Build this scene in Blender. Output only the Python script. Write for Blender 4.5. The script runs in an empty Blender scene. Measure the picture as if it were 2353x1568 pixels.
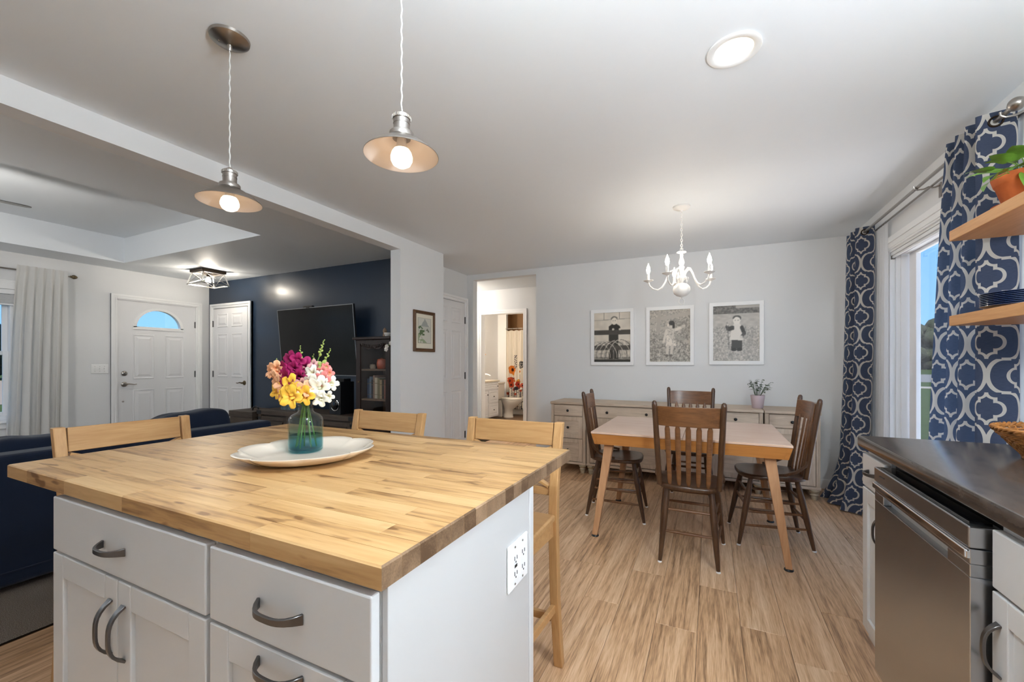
import bpy, bmesh, math, random
import numpy as np
from mathutils import Vector, Matrix
sc = bpy.context.scene
col = sc.collection
R = math.radians
random.seed(7)

# ------------------------------------------------------------------ camera
cam = bpy.data.cameras.new('camera')
cam.sensor_width = 36.0
cam.lens = 36.0 * 958.5 / 2353.0
cam.shift_y = 49.0 / 2353.0
cam.clip_start = 0.02
cam.clip_end = 1500
camo = bpy.data.objects.new('camera', cam)
col.objects.link(camo)
camo.location = (0, 0, 1.23)
camo.rotation_euler = (R(90), 0, R(25.4))
sc.camera = camo

# ------------------------------------------------------------------ world, sun, exposure
w = bpy.data.worlds.new('sky')
sc.world = w
w.use_nodes = True
nt = w.node_tree
bg = nt.nodes['Background']
tc = nt.nodes.new('ShaderNodeTexCoord')
sx = nt.nodes.new('ShaderNodeSeparateXYZ')
rp = nt.nodes.new('ShaderNodeValToRGB')
nt.links.new(tc.outputs['Generated'], sx.inputs[0])
nt.links.new(sx.outputs['Z'], rp.inputs[0])
rp.color_ramp.elements[0].position = 0.0
rp.color_ramp.elements[0].color = (0.30, 0.62, 1.0, 1)
rp.color_ramp.elements[1].position = 0.55
rp.color_ramp.elements[1].color = (0.10, 0.38, 0.95, 1)
nt.links.new(rp.outputs[0], bg.inputs[0])
bg.inputs[1].default_value = .335
sun = bpy.data.lights.new('sun', 'SUN')
sun.energy = 4.0
sun.angle = R(3)
sun.color = (1.0, 0.95, 0.88)
suno = bpy.data.objects.new('sun', sun)
col.objects.link(suno)
suno.rotation_euler = Vector((0.02, 0.62, -0.78)).to_track_quat('-Z', 'Y').to_euler()
sc.view_settings.view_transform = 'Standard'
sc.view_settings.look = 'None'
sc.view_settings.gamma = 1.0
sc.view_settings.exposure = 1.92
sc.view_settings.use_curve_mapping = False
sc.cycles.use_denoising = True
sc.cycles.max_bounces = 10
sc.cycles.diffuse_bounces = 5
sc.cycles.transparent_max_bounces = 24
sc.cycles.sample_clamp_indirect = 6.0
sc.cycles.caustics_reflective = False
sc.cycles.caustics_refractive = False

# ------------------------------------------------------------------ helpers
class MB:
    def __init__(s):
        s.v = []; s.f = []; s.uvs = None
    def add(s, vs, fs, M=None):
        n = len(s.v)
        if M is not None: vs = [tuple(M @ Vector(p)) for p in vs]
        s.v.extend([tuple(p) for p in vs])
        s.f.extend([tuple(i + n for i in f) for f in fs])
        return s
    def box(s, x0, x1, y0, y1, z0, z1, M=None):
        vs = [(x0,y0,z0),(x1,y0,z0),(x1,y1,z0),(x0,y1,z0),(x0,y0,z1),(x1,y0,z1),(x1,y1,z1),(x0,y1,z1)]
        return s.add(vs, [(3,2,1,0),(4,5,6,7),(0,1,5,4),(1,2,6,5),(2,3,7,6),(3,0,4,7)], M)
    def bar(s, a, b, wx, wy, up=(0,0,1)):
        """rectangular bar from a to b"""
        a = Vector(a); b = Vector(b); d = (b-a); L = d.length; d.normalize()
        u = Vector(up)
        if abs(d.dot(u)) > .95: u = Vector((0,1,0))
        xx = d.cross(u).normalized(); yy = xx.cross(d).normalized()
        vs = []
        for p in (a, b):
            for i, j in ((-1,-1),(1,-1),(1,1),(-1,1)):
                vs.append(p + xx*(i*wx/2) + yy*(j*wy/2))
        return s.add(vs, [(3,2,1,0),(4,5,6,7),(0,1,5,4),(1,2,6,5),(2,3,7,6),(3,0,4,7)])
    def loops(s, L, cap0=True, cap1=True, closed=True, ring=False):
        n = len(L[0]); vs = [p for l in L for p in l]; fs = []
        m = len(L)
        for i in range(m if ring else m-1):
            k = (i+1) % m
            for j in range(n if closed else n-1):
                j2 = (j+1) % n
                fs.append((i*n+j, i*n+j2, k*n+j2, k*n+j))
        if cap0 and not ring: fs.append(tuple(reversed(range(n))))
        if cap1 and not ring: fs.append(tuple(range((m-1)*n, m*n)))
        return s.add(vs, fs)
    def lathe(s, prof, n=24, c=(0,0,0), M=None, cap0=True, cap1=True, sx=1.0, sy=1.0):
        L = []
        for r, z in prof:
            r = max(r, 1e-4)
            L.append([(c[0]+r*sx*math.cos(2*math.pi*k/n), c[1]+r*sy*math.sin(2*math.pi*k/n), c[2]+z) for k in range(n)])
        if M is not None: L = [[tuple(M @ Vector(p)) for p in l] for l in L]
        return s.loops(L, cap0, cap1)
    def tube(s, pts, r, n=8, ring=False, flat=None):
        P = [Vector(p) for p in pts]; m = len(P); L = []
        up = None
        for i in range(m):
            if ring: d = P[(i+1) % m] - P[i-1]
            elif i == 0: d = P[1]-P[0]
            elif i == m-1: d = P[-1]-P[-2]
            else: d = P[i+1]-P[i-1]
            d.normalize()
            if up is None:
                up = Vector((0,0,1)) if abs(d.z) < .9 else Vector((1,0,0))
            xx = d.cross(up)
            if xx.length < 1e-5: xx = d.cross(Vector((0,1,0)))
            xx.normalize(); yy = xx.cross(d).normalized(); up = yy
            rr = r[i] if isinstance(r, (list, tuple)) else r
            fl = 1.0 if flat is None else flat
            L.append([tuple(P[i] + xx*(rr*math.cos(2*math.pi*k/n)) + yy*(rr*fl*math.sin(2*math.pi*k/n))) for k in range(n)])
        return s.loops(L, ring=ring)
    def rod(s, a, b, r0, r1=None, n=10):
        return s.tube([a, b], [r0, r0 if r1 is None else r1], n)
    def prism(s, poly, a0, a1, plane='xz', M=None):
        def P(u, v, w):
            return (u, w, v) if plane == 'xz' else ((u, v, w) if plane == 'xy' else (w, u, v))
        n = len(poly)
        vs = [P(u, v, a0) for u, v in poly] + [P(u, v, a1) for u, v in poly]
        fs = [tuple(reversed(range(n))), tuple(range(n, 2*n))] + [(i, (i+1) % n, n+(i+1) % n, n+i) for i in range(n)]
        return s.add(vs, fs, M)
    def ball(s, c, r, nu=16, nv=10, p=1.0, M=None):
        """superellipsoid; r = (rx,ry,rz)"""
        if not isinstance(r, (tuple, list)): r = (r, r, r)
        def pw(a): return math.copysign(abs(a)**p, a)
        L = []
        for i in range(nv+1):
            ph = -math.pi/2 + math.pi*i/nv
            cp = max(abs(math.cos(ph))**p, 1e-4); sp = pw(math.sin(ph))
            L.append([(c[0]+r[0]*cp*pw(math.cos(2*math.pi*k/nu)), c[1]+r[1]*cp*pw(math.sin(2*math.pi*k/nu)), c[2]+r[2]*sp) for k in range(nu)])
        if M is not None: L = [[tuple(M @ Vector(q)) for q in l] for l in L]
        return s.loops(L)
    def grid(s, fn, nu, nv):
        """fn(i,j)->(x,y,z); open sheet"""
        vs = [fn(i/nu, j/nv) for j in range(nv+1) for i in range(nu+1)]
        fs = [(j*(nu+1)+i, j*(nu+1)+i+1, (j+1)*(nu+1)+i+1, (j+1)*(nu+1)+i) for j in range(nv) for i in range(nu)]
        return s.add(vs, fs)
    def mesh(s, name, mat, smooth=False, ang=35, fix=True):
        me = bpy.data.meshes.new(name)
        me.from_pydata(s.v, [], s.f)
        if fix:
            bm = bmesh.new(); bm.from_mesh(me)
            bmesh.ops.recalc_face_normals(bm, faces=bm.faces)
            bm.to_mesh(me); bm.free()
        if smooth:
            me.polygons.foreach_set('use_smooth', [True]*len(me.polygons))
            me.set_sharp_from_angle(angle=R(ang))
        if mat is not None: me.materials.append(mat)
        me.update()
        return me
    def o(s, name, mat, parent=None, smooth=False, bev=0, seg=2, ang=35, fix=True, loc=None):
        ob = bpy.data.objects.new(name, s.mesh(name, mat, smooth, ang, fix))
        col.objects.link(ob)
        if parent is not None: ob.parent = parent
        if loc is not None: ob.location = loc
        if bev:
            b = ob.modifiers.new('bevel', 'BEVEL'); b.width = bev; b.segments = seg
            b.limit_method = 'ANGLE'; b.angle_limit = R(40)
        return ob

def T(name, label, cat, loc=(0,0,0), rz=0, group=None):
    o = bpy.data.objects.new(name, None)
    o.empty_display_size = .05
    col.objects.link(o)
    o.location = loc; o.rotation_euler = (0, 0, rz)
    return tag(o, label, cat, group)
def tag(o, label, cat, group=None):
    o['label'] = label; o['category'] = cat
    if group: o['group'] = group
    return o
def struct(o, label=None):
    o['kind'] = 'structure'
    if label: o['label'] = label
    return o
def copytree(root, loc, rz, label=None, group=None):
    r = root.copy(); col.objects.link(r); r.location = loc; r.rotation_euler = (0, 0, rz)
    if label: r['label'] = label
    if group: r['group'] = group
    for ch in list(root.children):
        c = ch.copy(); col.objects.link(c); c.parent = r
        for g in ch.children:
            d = g.copy(); col.objects.link(d); d.parent = c
    return r
def part_copy(o, loc=None, parent=None):
    c = o.copy(); col.objects.link(c)
    if parent is not None: c.parent = parent
    if loc is not None: c.location = loc
    return c

# ---- node expression helper
class E:
    nt = None
    def __init__(s, k): s.k = k
    @staticmethod
    def m(op, *a, clamp=False):
        n = E.nt.nodes.new('ShaderNodeMath'); n.operation = op; n.use_clamp = clamp
        for i, q in enumerate(a):
            if isinstance(q, E): E.nt.links.new(q.k, n.inputs[i])
            else: n.inputs[i].default_value = q
        return E(n.outputs[0])
    def __add__(s, o): return E.m('ADD', s, o)
    def __radd__(s, o): return E.m('ADD', s, o)
    def __sub__(s, o): return E.m('SUBTRACT', s, o)
    def __rsub__(s, o): return E.m('SUBTRACT', o, s)
    def __mul__(s, o): return E.m('MULTIPLY', s, o)
    def __rmul__(s, o): return E.m('MULTIPLY', s, o)
    def __truediv__(s, o): return E.m('DIVIDE', s, o)
    def lt(s, o): return E.m('LESS_THAN', s, o)
    def gt(s, o): return E.m('GREATER_THAN', s, o)
    def abs(s): return E.m('ABSOLUTE', s)
    def sqrt(s): return E.m('SQRT', s)
    def mx(s, o): return E.m('MAXIMUM', s, o)
    def mn(s, o): return E.m('MINIMUM', s, o)
    def pingpong(s, p): return E.m('PINGPONG', s, p)

def mat(name, color=(.8,.8,.8), rough=.5, metal=0.0, spec=.5, emit=None, estr=0, bump=0, bscale=50, bdist=.002, coat=0, sheen=0, vary=0):
    m = bpy.data.materials.new(name); m.use_nodes = True
    n = m.node_tree; p = n.nodes['Principled BSDF']
    p.inputs['Base Color'].default_value = (*color, 1)
    p.inputs['Roughness'].default_value = rough
    p.inputs['Metallic'].default_value = metal
    p.inputs['Specular IOR Level'].default_value = spec
    if coat:
        p.inputs['Coat Weight'].default_value = coat; p.inputs['Coat Roughness'].default_value = .15
    if sheen: p.inputs['Sheen Weight'].default_value = sheen
    if emit:
        p.inputs['Emission Color'].default_value = (*emit, 1); p.inputs['Emission Strength'].default_value = estr
    if bump or vary:
        t = n.nodes.new('ShaderNodeTexCoord')
        q = n.nodes.new('ShaderNodeTexNoise'); q.inputs['Scale'].default_value = bscale; q.inputs['Detail'].default_value = 4
        n.links.new(t.outputs['Object'], q.inputs['Vector'])
        if bump:
            b = n.nodes.new('ShaderNodeBump'); b.inputs['Strength'].default_value = bump; b.inputs['Distance'].default_value = bdist
            n.links.new(q.outputs['Fac'], b.inputs['Height']); n.links.new(b.outputs[0], p.inputs['Normal'])
        if vary:
            mixn(n, q.outputs['Fac'], tuple(c*(1-vary) for c in color), tuple(min(1, c*(1+vary)) for c in color), p.inputs['Base Color'])
    return m
def mixn(n, fac, c0, c1, out):
    r = n.nodes.new('ShaderNodeValToRGB')
    r.color_ramp.elements[0].position = .3; r.color_ramp.elements[1].position = .7
    r.color_ramp.elements[0].color = (*c0, 1); r.color_ramp.elements[1].color = (*c1, 1)
    n.links.new(fac, r.inputs[0]); n.links.new(r.outputs[0], out)
    return r

def wood(name, cols, axis='x', scale=1.0, rough=.45, rnd=.25, stretch=14, spec=.4, coat=0, knots=0, fine=1.0, tight=None):
    """cols: list of colours dark..light; grain along axis, per-object shift and tone from Object Info"""
    m = bpy.data.materials.new(name); m.use_nodes = True
    n = m.node_tree; p = n.nodes['Principled BSDF']
    p.inputs['Roughness'].default_value = rough; p.inputs['Specular IOR Level'].default_value = spec
    if coat: p.inputs['Coat Weight'].default_value = coat; p.inputs['Coat Roughness'].default_value = .2
    t = n.nodes.new('ShaderNodeTexCoord'); oi = n.nodes.new('ShaderNodeObjectInfo')
    off = n.nodes.new('ShaderNodeVectorMath'); off.operation = 'MULTIPLY_ADD'
    cmb = n.nodes.new('ShaderNodeCombineXYZ')
    for i in range(3): n.links.new(oi.outputs['Random'], cmb.inputs[i])
    n.links.new(cmb.outputs[0], off.inputs[0]); off.inputs[1].default_value = (17.3, 31.7, 11.9)
    n.links.new(t.outputs['Object'], off.inputs[2])
    mp = n.nodes.new('ShaderNodeMapping')
    sc3 = [scale*stretch]*3; sc3['xyz'.index(axis)] = scale
    mp.inputs['Scale'].default_value = sc3
    n.links.new(off.outputs[0], mp.inputs[0])
    a = n.nodes.new('ShaderNodeTexNoise'); a.inputs['Scale'].default_value = 2.2; a.inputs['Detail'].default_value = 5; a.inputs['Distortion'].default_value = .6
    b = n.nodes.new('ShaderNodeTexNoise'); b.inputs['Scale'].default_value = 9*fine; b.inputs['Detail'].default_value = 3
    n.links.new(mp.outputs[0], a.inputs['Vector']); n.links.new(mp.outputs[0], b.inputs['Vector'])
    E.nt = n
    f = E(a.outputs['Fac'])*.62 + E(b.outputs['Fac'])*.38 + (E(oi.outputs['Random'])-.5)*rnd
    if knots:
        k = n.nodes.new('ShaderNodeTexNoise'); k.inputs['Scale'].default_value = 5.0; k.inputs['Detail'].default_value = 2
        mk = n.nodes.new('ShaderNodeMapping'); s2 = [scale*4]*3; s2['xyz'.index(axis)] = scale*1.3; mk.inputs['Scale'].default_value = s2
        n.links.new(off.outputs[0], mk.inputs[0]); n.links.new(mk.outputs[0], k.inputs['Vector'])
        f = f - ((E(k.outputs['Fac'])-.64).mx(0.0))*knots
    r = n.nodes.new('ShaderNodeValToRGB'); cr = r.color_ramp
    ps = tight or ([.28, .72] if len(cols) == 2 else [.22, .48, .74])
    cr.elements[0].position = ps[0]; cr.elements[0].color = (*cols[0], 1)
    cr.elements[1].position = ps[-1]; cr.elements[1].color = (*cols[-1], 1)
    if len(cols) == 3:
        e = cr.elements.new(ps[1]); e.color = (*cols[1], 1)
    n.links.new(f.k, r.inputs[0]); n.links.new(r.outputs[0], p.inputs['Base Color'])
    bp = n.nodes.new('ShaderNodeBump'); bp.inputs['Strength'].default_value = .12; bp.inputs['Distance'].default_value = .001
    n.links.new(b.outputs['Fac'], bp.inputs['Height']); n.links.new(bp.outputs[0], p.inputs['Normal'])
    return m

def glassy(name, color=(1,1,1), refl=.06, rough=.02, grad=None):
    """thin pane: transparent + a little mirror; grad = (z0,col0,z1,col1) tint of the glass itself along object z"""
    m = bpy.data.materials.new(name); m.use_nodes = True
    n = m.node_tree; n.nodes.clear()
    out = n.nodes.new('ShaderNodeOutputMaterial'); mx = n.nodes.new('ShaderNodeMixShader')
    tr = n.nodes.new('ShaderNodeBsdfTransparent'); gl = n.nodes.new('ShaderNodeBsdfGlossy')
    tr.inputs[0].default_value = (*color, 1); gl.inputs['Roughness'].default_value = rough
    gl.inputs[0].default_value = (1, 1, 1, 1)
    fr = n.nodes.new('ShaderNodeFresnel'); fr.inputs[0].default_value = 1.45 if refl else 1.0
    ge = n.nodes.new('ShaderNodeNewGeometry'); E.nt = n
    fac = E(fr.outputs[0])*(1.0-E(ge.outputs['Backfacing']))
    n.links.new(fac.k, mx.inputs[0])
    n.links.new(tr.outputs[0], mx.inputs[1]); n.links.new(gl.outputs[0], mx.inputs[2])
    n.links.new(mx.outputs[0], out.inputs[0])
    if grad:
        t = n.nodes.new('ShaderNodeTexCoord'); s = n.nodes.new('ShaderNodeSeparateXYZ'); mr = n.nodes.new('ShaderNodeMapRange')
        n.links.new(t.outputs['Object'], s.inputs[0]); n.links.new(s.outputs['Z'], mr.inputs[0])
        mr.inputs[1].default_value = grad[0]; mr.inputs[2].default_value = grad[2]
        r = n.nodes.new('ShaderNodeValToRGB'); r.color_ramp.elements[0].color = (*grad[1], 1); r.color_ramp.elements[1].color = (*grad[3], 1)
        n.links.new(mr.outputs[0], r.inputs[0]); n.links.new(r.outputs[0], tr.inputs[0])
    return m

def cloth(name, color, trans=.3, rough=.9, weave=600, bump=.15):
    m = bpy.data.materials.new(name); m.use_nodes = True
    n = m.node_tree; n.nodes.clear()
    out = n.nodes.new('ShaderNodeOutputMaterial'); mx = n.nodes.new('ShaderNodeMixShader'); mx.inputs[0].default_value = trans
    d = n.nodes.new('ShaderNodeBsdfDiffuse'); t = n.nodes.new('ShaderNodeBsdfTranslucent')
    d.inputs[0].default_value = (*color, 1); t.inputs[0].default_value = (*color, 1)
    n.links.new(d.outputs[0], mx.inputs[1]); n.links.new(t.outputs[0], mx.inputs[2]); n.links.new(mx.outputs[0], out.inputs[0])
    if bump:
        tcn = n.nodes.new('ShaderNodeTexCoord'); q = n.nodes.new('ShaderNodeTexNoise'); q.inputs['Scale'].default_value = weave
        b = n.nodes.new('ShaderNodeBump'); b.inputs['Strength'].default_value = bump; b.inputs['Distance'].default_value = .001
        n.links.new(tcn.outputs['Object'], q.inputs['Vector']); n.links.new(q.outputs['Fac'], b.inputs['Height'])
        n.links.new(b.outputs[0], d.inputs['Normal'])
    return m, n, d, t

def trellis_cloth():
    """navy linen with a printed cream ogee trellis and small quatrefoils (print laid out in cloth metres, UV)"""
    m, n, d, t = cloth('trellis_linen', (1,1,1), .42, weave=900)
    E.nt = n
    uv = n.nodes.new('ShaderNodeUVMap'); uv.uv_map = 'cloth'
    s = n.nodes.new('ShaderNodeSeparateXYZ'); n.links.new(uv.outputs[0], s.inputs[0])
    W, H = .19, .288
    u = E(s.outputs['X']); v = E(s.outputs['Y'])
    ax = u.pingpong(W/2); ay = v.pingpong(H/2)          # mirrored distance from nearest centre lines
    st, b, lw = .006, W/4-.009, .0062
    q = H/4
    def ell(dx, dy):
        e = ((dx/b)*(dx/b) + (dy/q)*(dy/q)).sqrt()
        g = ((dx/(b*b))*(dx/(b*b)) + (dy/(q*q))*(dy/(q*q))).sqrt()
        return (e-1.0).abs()*e/g.mx(1e-4)
    # bulge of the shape centred at (0,0)
    e1 = ell((ax-(W/4+st)).mx(0.0), ay) + (ax-(W/4+st)).lt(-lw)*1.0 + ay.gt(q)*1.0
    # bulge of the half-drop neighbour centred at (W/2,H/2)
    bx = W/2-ax; by = H/2-ay
    e2 = ell((bx-(W/4+st)).mx(0.0), by) + (bx-(W/4+st)).lt(-lw)*1.0 + by.gt(q)*1.0
    # little step between them
    e3 = ((ay-q).abs()) + ((ax-W/4).abs()).gt(st+lw)*1.0
    line = e1.mn(e2).mn(e3).lt(lw)
    def quatre(x, y):
        hw, hh, l2 = .043, .071, .0048
        a1, b1 = hw*.5, hh*.44
        def el(dx, dy, a_, b_):
            e = ((dx/a_)*(dx/a_) + (dy/b_)*(dy/b_)).sqrt()
            g = ((dx/(a_*a_))*(dx/(a_*a_)) + (dy/(b_*b_))*(dy/(b_*b_))).sqrt()
            return (e-1.0).abs()*e/g.mx(1e-4)
        f1 = el(x-hw*.5, y, a1, b1) + x.lt(hw*.5-l2)*1.0                    # side lobe
        f2 = (x-hw*.5).abs() + y.lt(hh*.44-l2)*1.0 + y.gt(hh*.64)*1.0       # little step
        f3 = el(hw*.5-x, hh-y, hw*.5, hh*.36) + y.lt(hh*.64-l2)*1.0 + y.gt(hh)*1.0 + x.gt(hw*.5+l2)*1.0   # ogee tip
        return f1.mn(f2).mn(f3).lt(l2)
    allm = (line + quatre(ax, ay) + quatre(bx, by)).mn(1.0)
    no = n.nodes.new('ShaderNodeTexNoise'); no.inputs['Scale'].default_value = 1.0; no.inputs['Detail'].default_value = 2
    mp = n.nodes.new('ShaderNodeMapping'); mp.inputs['Scale'].default_value = (60, 900, 1); n.links.new(uv.outputs[0], mp.inputs[0]); n.links.new(mp.outputs[0], no.inputs['Vector'])
    r = n.nodes.new('ShaderNodeValToRGB'); r.color_ramp.elements[0].position = .3; r.color_ramp.elements[1].position = .7
    r.color_ramp.elements[0].color = (.050,.058,.095,1); r.color_ramp.elements[1].color = (.10,.115,.17,1)
    n.links.new(no.outputs['Fac'], r.inputs[0])
    mx = n.nodes.new('ShaderNodeMixRGB'); n.links.new(allm.k, mx.inputs[0]); n.links.new(r.outputs[0], mx.inputs[1]); mx.inputs[2].default_value = (.66,.62,.56,1)
    n.links.new(mx.outputs[0], d.inputs[0])
    mx2 = n.nodes.new('ShaderNodeMixRGB'); n.links.new(allm.k, mx2.inputs[0]); mx2.inputs[1].default_value = (.12,.19,.31,1); mx2.inputs[2].default_value = (.75,.72,.68,1)
    n.links.new(mx2.outputs[0], t.inputs[0])
    return m

def colattr(name, rough=.5, spec=.3, trans=0):
    if trans:
        m, n, d, t = cloth(name, (1,1,1), trans, bump=0)
        a = n.nodes.new('ShaderNodeAttribute'); a.attribute_name = 'print'
        n.links.new(a.outputs['Color'], d.inputs[0]); n.links.new(a.outputs['Color'], t.inputs[0])
        return m
    m = bpy.data.materials.new(name); m.use_nodes = True
    n = m.node_tree; p = n.nodes['Principled BSDF']
    p.inputs['Roughness'].default_value = rough; p.inputs['Specular IOR Level'].default_value = spec
    a = n.nodes.new('ShaderNodeAttribute'); a.attribute_name = 'print'
    n.links.new(a.outputs['Color'], p.inputs['Base Color'])
    return m
def setprint(ob, arr):
    """arr: (nverts,3) linear colours"""
    ca = ob.data.color_attributes.new('print', 'FLOAT_COLOR', 'POINT')
    a = np.ones((len(arr), 4), dtype=np.float32); a[:, :3] = arr
    ca.data.foreach_set('color', a.ravel())

# ------------------------------------------------------------------ materials
M_wall = mat('grey_wall_paint', (.79,.795,.80), .7, spec=.25, bump=.10, bscale=220, bdist=.001)
M_ceil = mat('ceiling_paint', (.84,.875,.91), .62, spec=.3, bump=.25, bscale=14, bdist=.004)
M_blue = mat('navy_wall_paint', (.020,.036,.066), .30, spec=.5, bump=.30, bscale=45, bdist=.002)
M_white = mat('white_trim_paint', (.91,.91,.91), .38, spec=.4)
M_door = mat('white_door_paint', (.82,.82,.83), .42, spec=.4, bump=.05, bscale=90)
M_cab = mat('white_cabinet_paint', (.63,.63,.63), .36, spec=.4, bump=.04, bscale=160)
M_vinyl = mat('white_vinyl', (.88,.88,.89), .35, spec=.4)
M_plastic = mat('white_plastic', (.90,.90,.89), .35)
M_dark = mat('dark_gap', (.012,.011,.010), .8)
M_slot = mat('black_slot', (.01,.01,.01), .6)
M_carpet = mat('brown_grey_carpet', (.36,.30,.25), .95, spec=.1, bump=1.0, bscale=330, bdist=.012, vary=.75)
M_nickel = mat('brushed_nickel', (.40,.37,.34), .30, metal=1)
M_pewter = mat('dark_pewter', (.16,.155,.155), .34, metal=1)
M_chrome = mat('chrome', (.7,.7,.72), .12, metal=1)
M_black = mat('black_plastic', (.008,.008,.009), .35)
M_gloss = mat('gloss_black', (.004,.004,.005), .08)
M_brass = mat('antique_brass', (.16,.12,.07), .35, metal=1)
M_bronze = mat('dark_bronze', (.05,.035,.025), .38, metal=1)
M_steel = mat('stainless_steel', (.46,.48,.51), .27, metal=1)
M_navy = mat('navy_sofa_fabric', (.010,.017,.036), .9, spec=.15, bump=.5, bscale=500, bdist=.002, sheen=.15)
M_planks = wood('vinyl_plank', [(.23,.125,.062),(.60,.365,.20),(.82,.585,.385)], 'y', 1.0, .34, .10, 22, spec=.4, fine=1.5, tight=[.30, .48, .69])
M_block = wood('butcher_block', [(.20,.092,.030),(.51,.295,.118),(.64,.415,.195)], 'x', 1.2, .36, .22, 11, spec=.45, knots=3.0, tight=[.27, .46, .70])
M_stool = wood('honey_oak', [(.42,.215,.075),(.60,.355,.155)], 'z', 1.4, .42, .08, 12)
M_stoolx = wood('honey_oak_rail', [(.42,.215,.075),(.60,.355,.155)], 'x', 1.4, .42, .08, 12)
M_walnut = wood('dark_chair_wood', [(.045,.020,.010),(.115,.052,.022)], 'z', 2.0, .33, .15, 10, coat=.25)
M_walnutx = wood('dark_chair_board', [(.095,.038,.014),(.23,.098,.036)], 'x', 2.0, .33, .12, 10, coat=.25)
M_table = wood('table_maple', [(.66,.42,.29),(.80,.60,.47)], 'x', 1.2, .36, .05, 10, coat=.2)
M_tableapr = wood('table_apron', [(.42,.16,.036),(.58,.25,.066)], 'x', 1.2, .36, .05, 10, coat=.2)
M_tableleg = wood('table_leg', [(.48,.24,.11),(.64,.37,.20)], 'z', 1.4, .40, .06, 10)
M_side = wood('washed_oak', [(.44,.335,.245),(.70,.575,.45)], 'x', 1.6, .55, .10, 12)
M_sidez = wood('washed_oak_upright', [(.44,.335,.245),(.70,.575,.45)], 'z', 1.6, .55, .10, 12)
M_shelf = wood('cherry_shelf', [(.56,.255,.085),(.72,.38,.15)], 'y', 1.4, .40, .10, 12)
M_console = wood('rustic_grey_oak', [(.040,.028,.020),(.125,.090,.066)], 'x', 1.6, .55, .15, 12)
M_curio = wood('dark_mahogany', [(.012,.006,.005),(.038,.018,.012)], 'z', 1.6, .35, .10, 10)
M_curioin = wood('cabinet_back_boards', [(.10,.055,.025),(.16,.09,.045)], 'z', 1.2, .5, .1, 8)
M_frame = wood('walnut_frame', [(.085,.038,.014),(.15,.07,.028)], 'z', 3, .35, .1, 10)
M_foot = mat('bun_foot_paint', (.46,.38,.26), .45)
M_soil = mat('soil', (.03,.02,.012), .95, bump=.8, bscale=120)
M_terra = mat('terracotta', (.52,.13,.035), .75, spec=.25, vary=.18, bscale=18)
M_leaf = mat('pothos_leaf', (.13,.26,.035), .38, vary=.4, bscale=22)
M_leaf2 = mat('dark_green_leaf', (.03,.075,.018), .4, vary=.4, bscale=60)
M_stemg = mat('green_stem', (.16,.27,.05), .5)
M_pane = glassy('window_glass')
M_bulb = mat('warm_bulb', (1,.9,.75), .4, emit=(1.0,.83,.60), estr=.72)
M_candle = mat('candle_bulb', (1,.95,.85), .3, emit=(1.0,.90,.76), estr=30.0)
M_chand = mat('cream_enamel', (.80,.78,.75), .45)
M_trellis = trellis_cloth()
M_sheer = cloth('white_sheer', (.85,.86,.88), .5, bump=0)[0]
M_wcurt = cloth('white_curtain_linen', (.80,.79,.77), .25, weave=700)[0]
# ------------------------------------------------------------------ structure: floor
CH = 2.44
YF = 4.98; XW = 1.22; XL = -6.93; YB = 3.78; YBK = -2.2
fl = struct(MB().box(-3.15, XW, YBK, 3.88, -.10, -.004).box(-3.15, XW, 3.88, 6.18, -.10, -.004).o('floor', M_dark), 'wood-look vinyl plank floor of the kitchen and dining area')
pw = .1818
rowi = 0
x = XW
while x > -3.14:
    x0, x1 = x-pw, x
    y0lim = YBK if x0 > -2.80 else 3.90
    y = y0lim - random.uniform(.1, 1.1)
    while y < 6.17:
        a, b = max(y, y0lim), min(y+1.22, 6.175)
        if b-a > .03:
            g = .0006
            cx, cy = (x0+x1)/2, (a+b)/2
            hx, hy = pw/2-g, (b-a)/2-g
            m = MB()
            # chamfered top edge, joint recessed
            t = .0012
            vs = [(-hx,-hy,-.004),(hx,-hy,-.004),(hx,hy,-.004),(-hx,hy,-.004),(-hx,-hy,-t),(hx,-hy,-t),(hx,hy,-t),(-hx,hy,-t),
                  (-hx+t,-hy+t,0),(hx-t,-hy+t,0),(hx-t,hy-t,0),(-hx+t,hy-t,0)]
            m.add(vs, [(0,1,5,4),(1,2,6,5),(2,3,7,6),(3,0,4,7),(4,5,9,8),(5,6,10,9),(6,7,11,10),(7,4,8,11),(8,9,10,11)])
            m.o('plank', M_planks, fl, loc=(cx, cy, 0))
        y += 1.22
    x -= pw
    rowi += 1
struct(MB().box(XL, -2.786, YBK, YB, -.10, .006).o('floor_living', M_carpet), 'brown-grey cut pile carpet of the living room')
struct(MB().box(-2.79, -2.774, YBK, 3.16, -.004, .005).o('trim_1', M_bronze), 'thin strip where carpet meets the plank floor')
struct(MB().box(-5.2, -2.2, 6.18, 9.7, -.10, 0).o('floor_bathroom', wood('bath_floor', [(.10,.06,.035),(.2,.12,.07)], 'x')), 'dark plank floor of the bathroom')

# ------------------------------------------------------------------ walls
def boxes(name, m, *bs, label=None):
    q = MB()
    for b in bs: q.box(*b)
    return struct(q.o(name, m), label)
# far dining wall with hall opening
ox0, ox1, oz = -2.961, -2.021, 2.365
boxes('wall_dining', M_wall, (-4.9, ox0, YF, 5.09, 0, CH), (ox1, XW+.15, YF, 5.09, 0, CH), (ox0, ox1, YF, 5.09, oz, CH))
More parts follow.
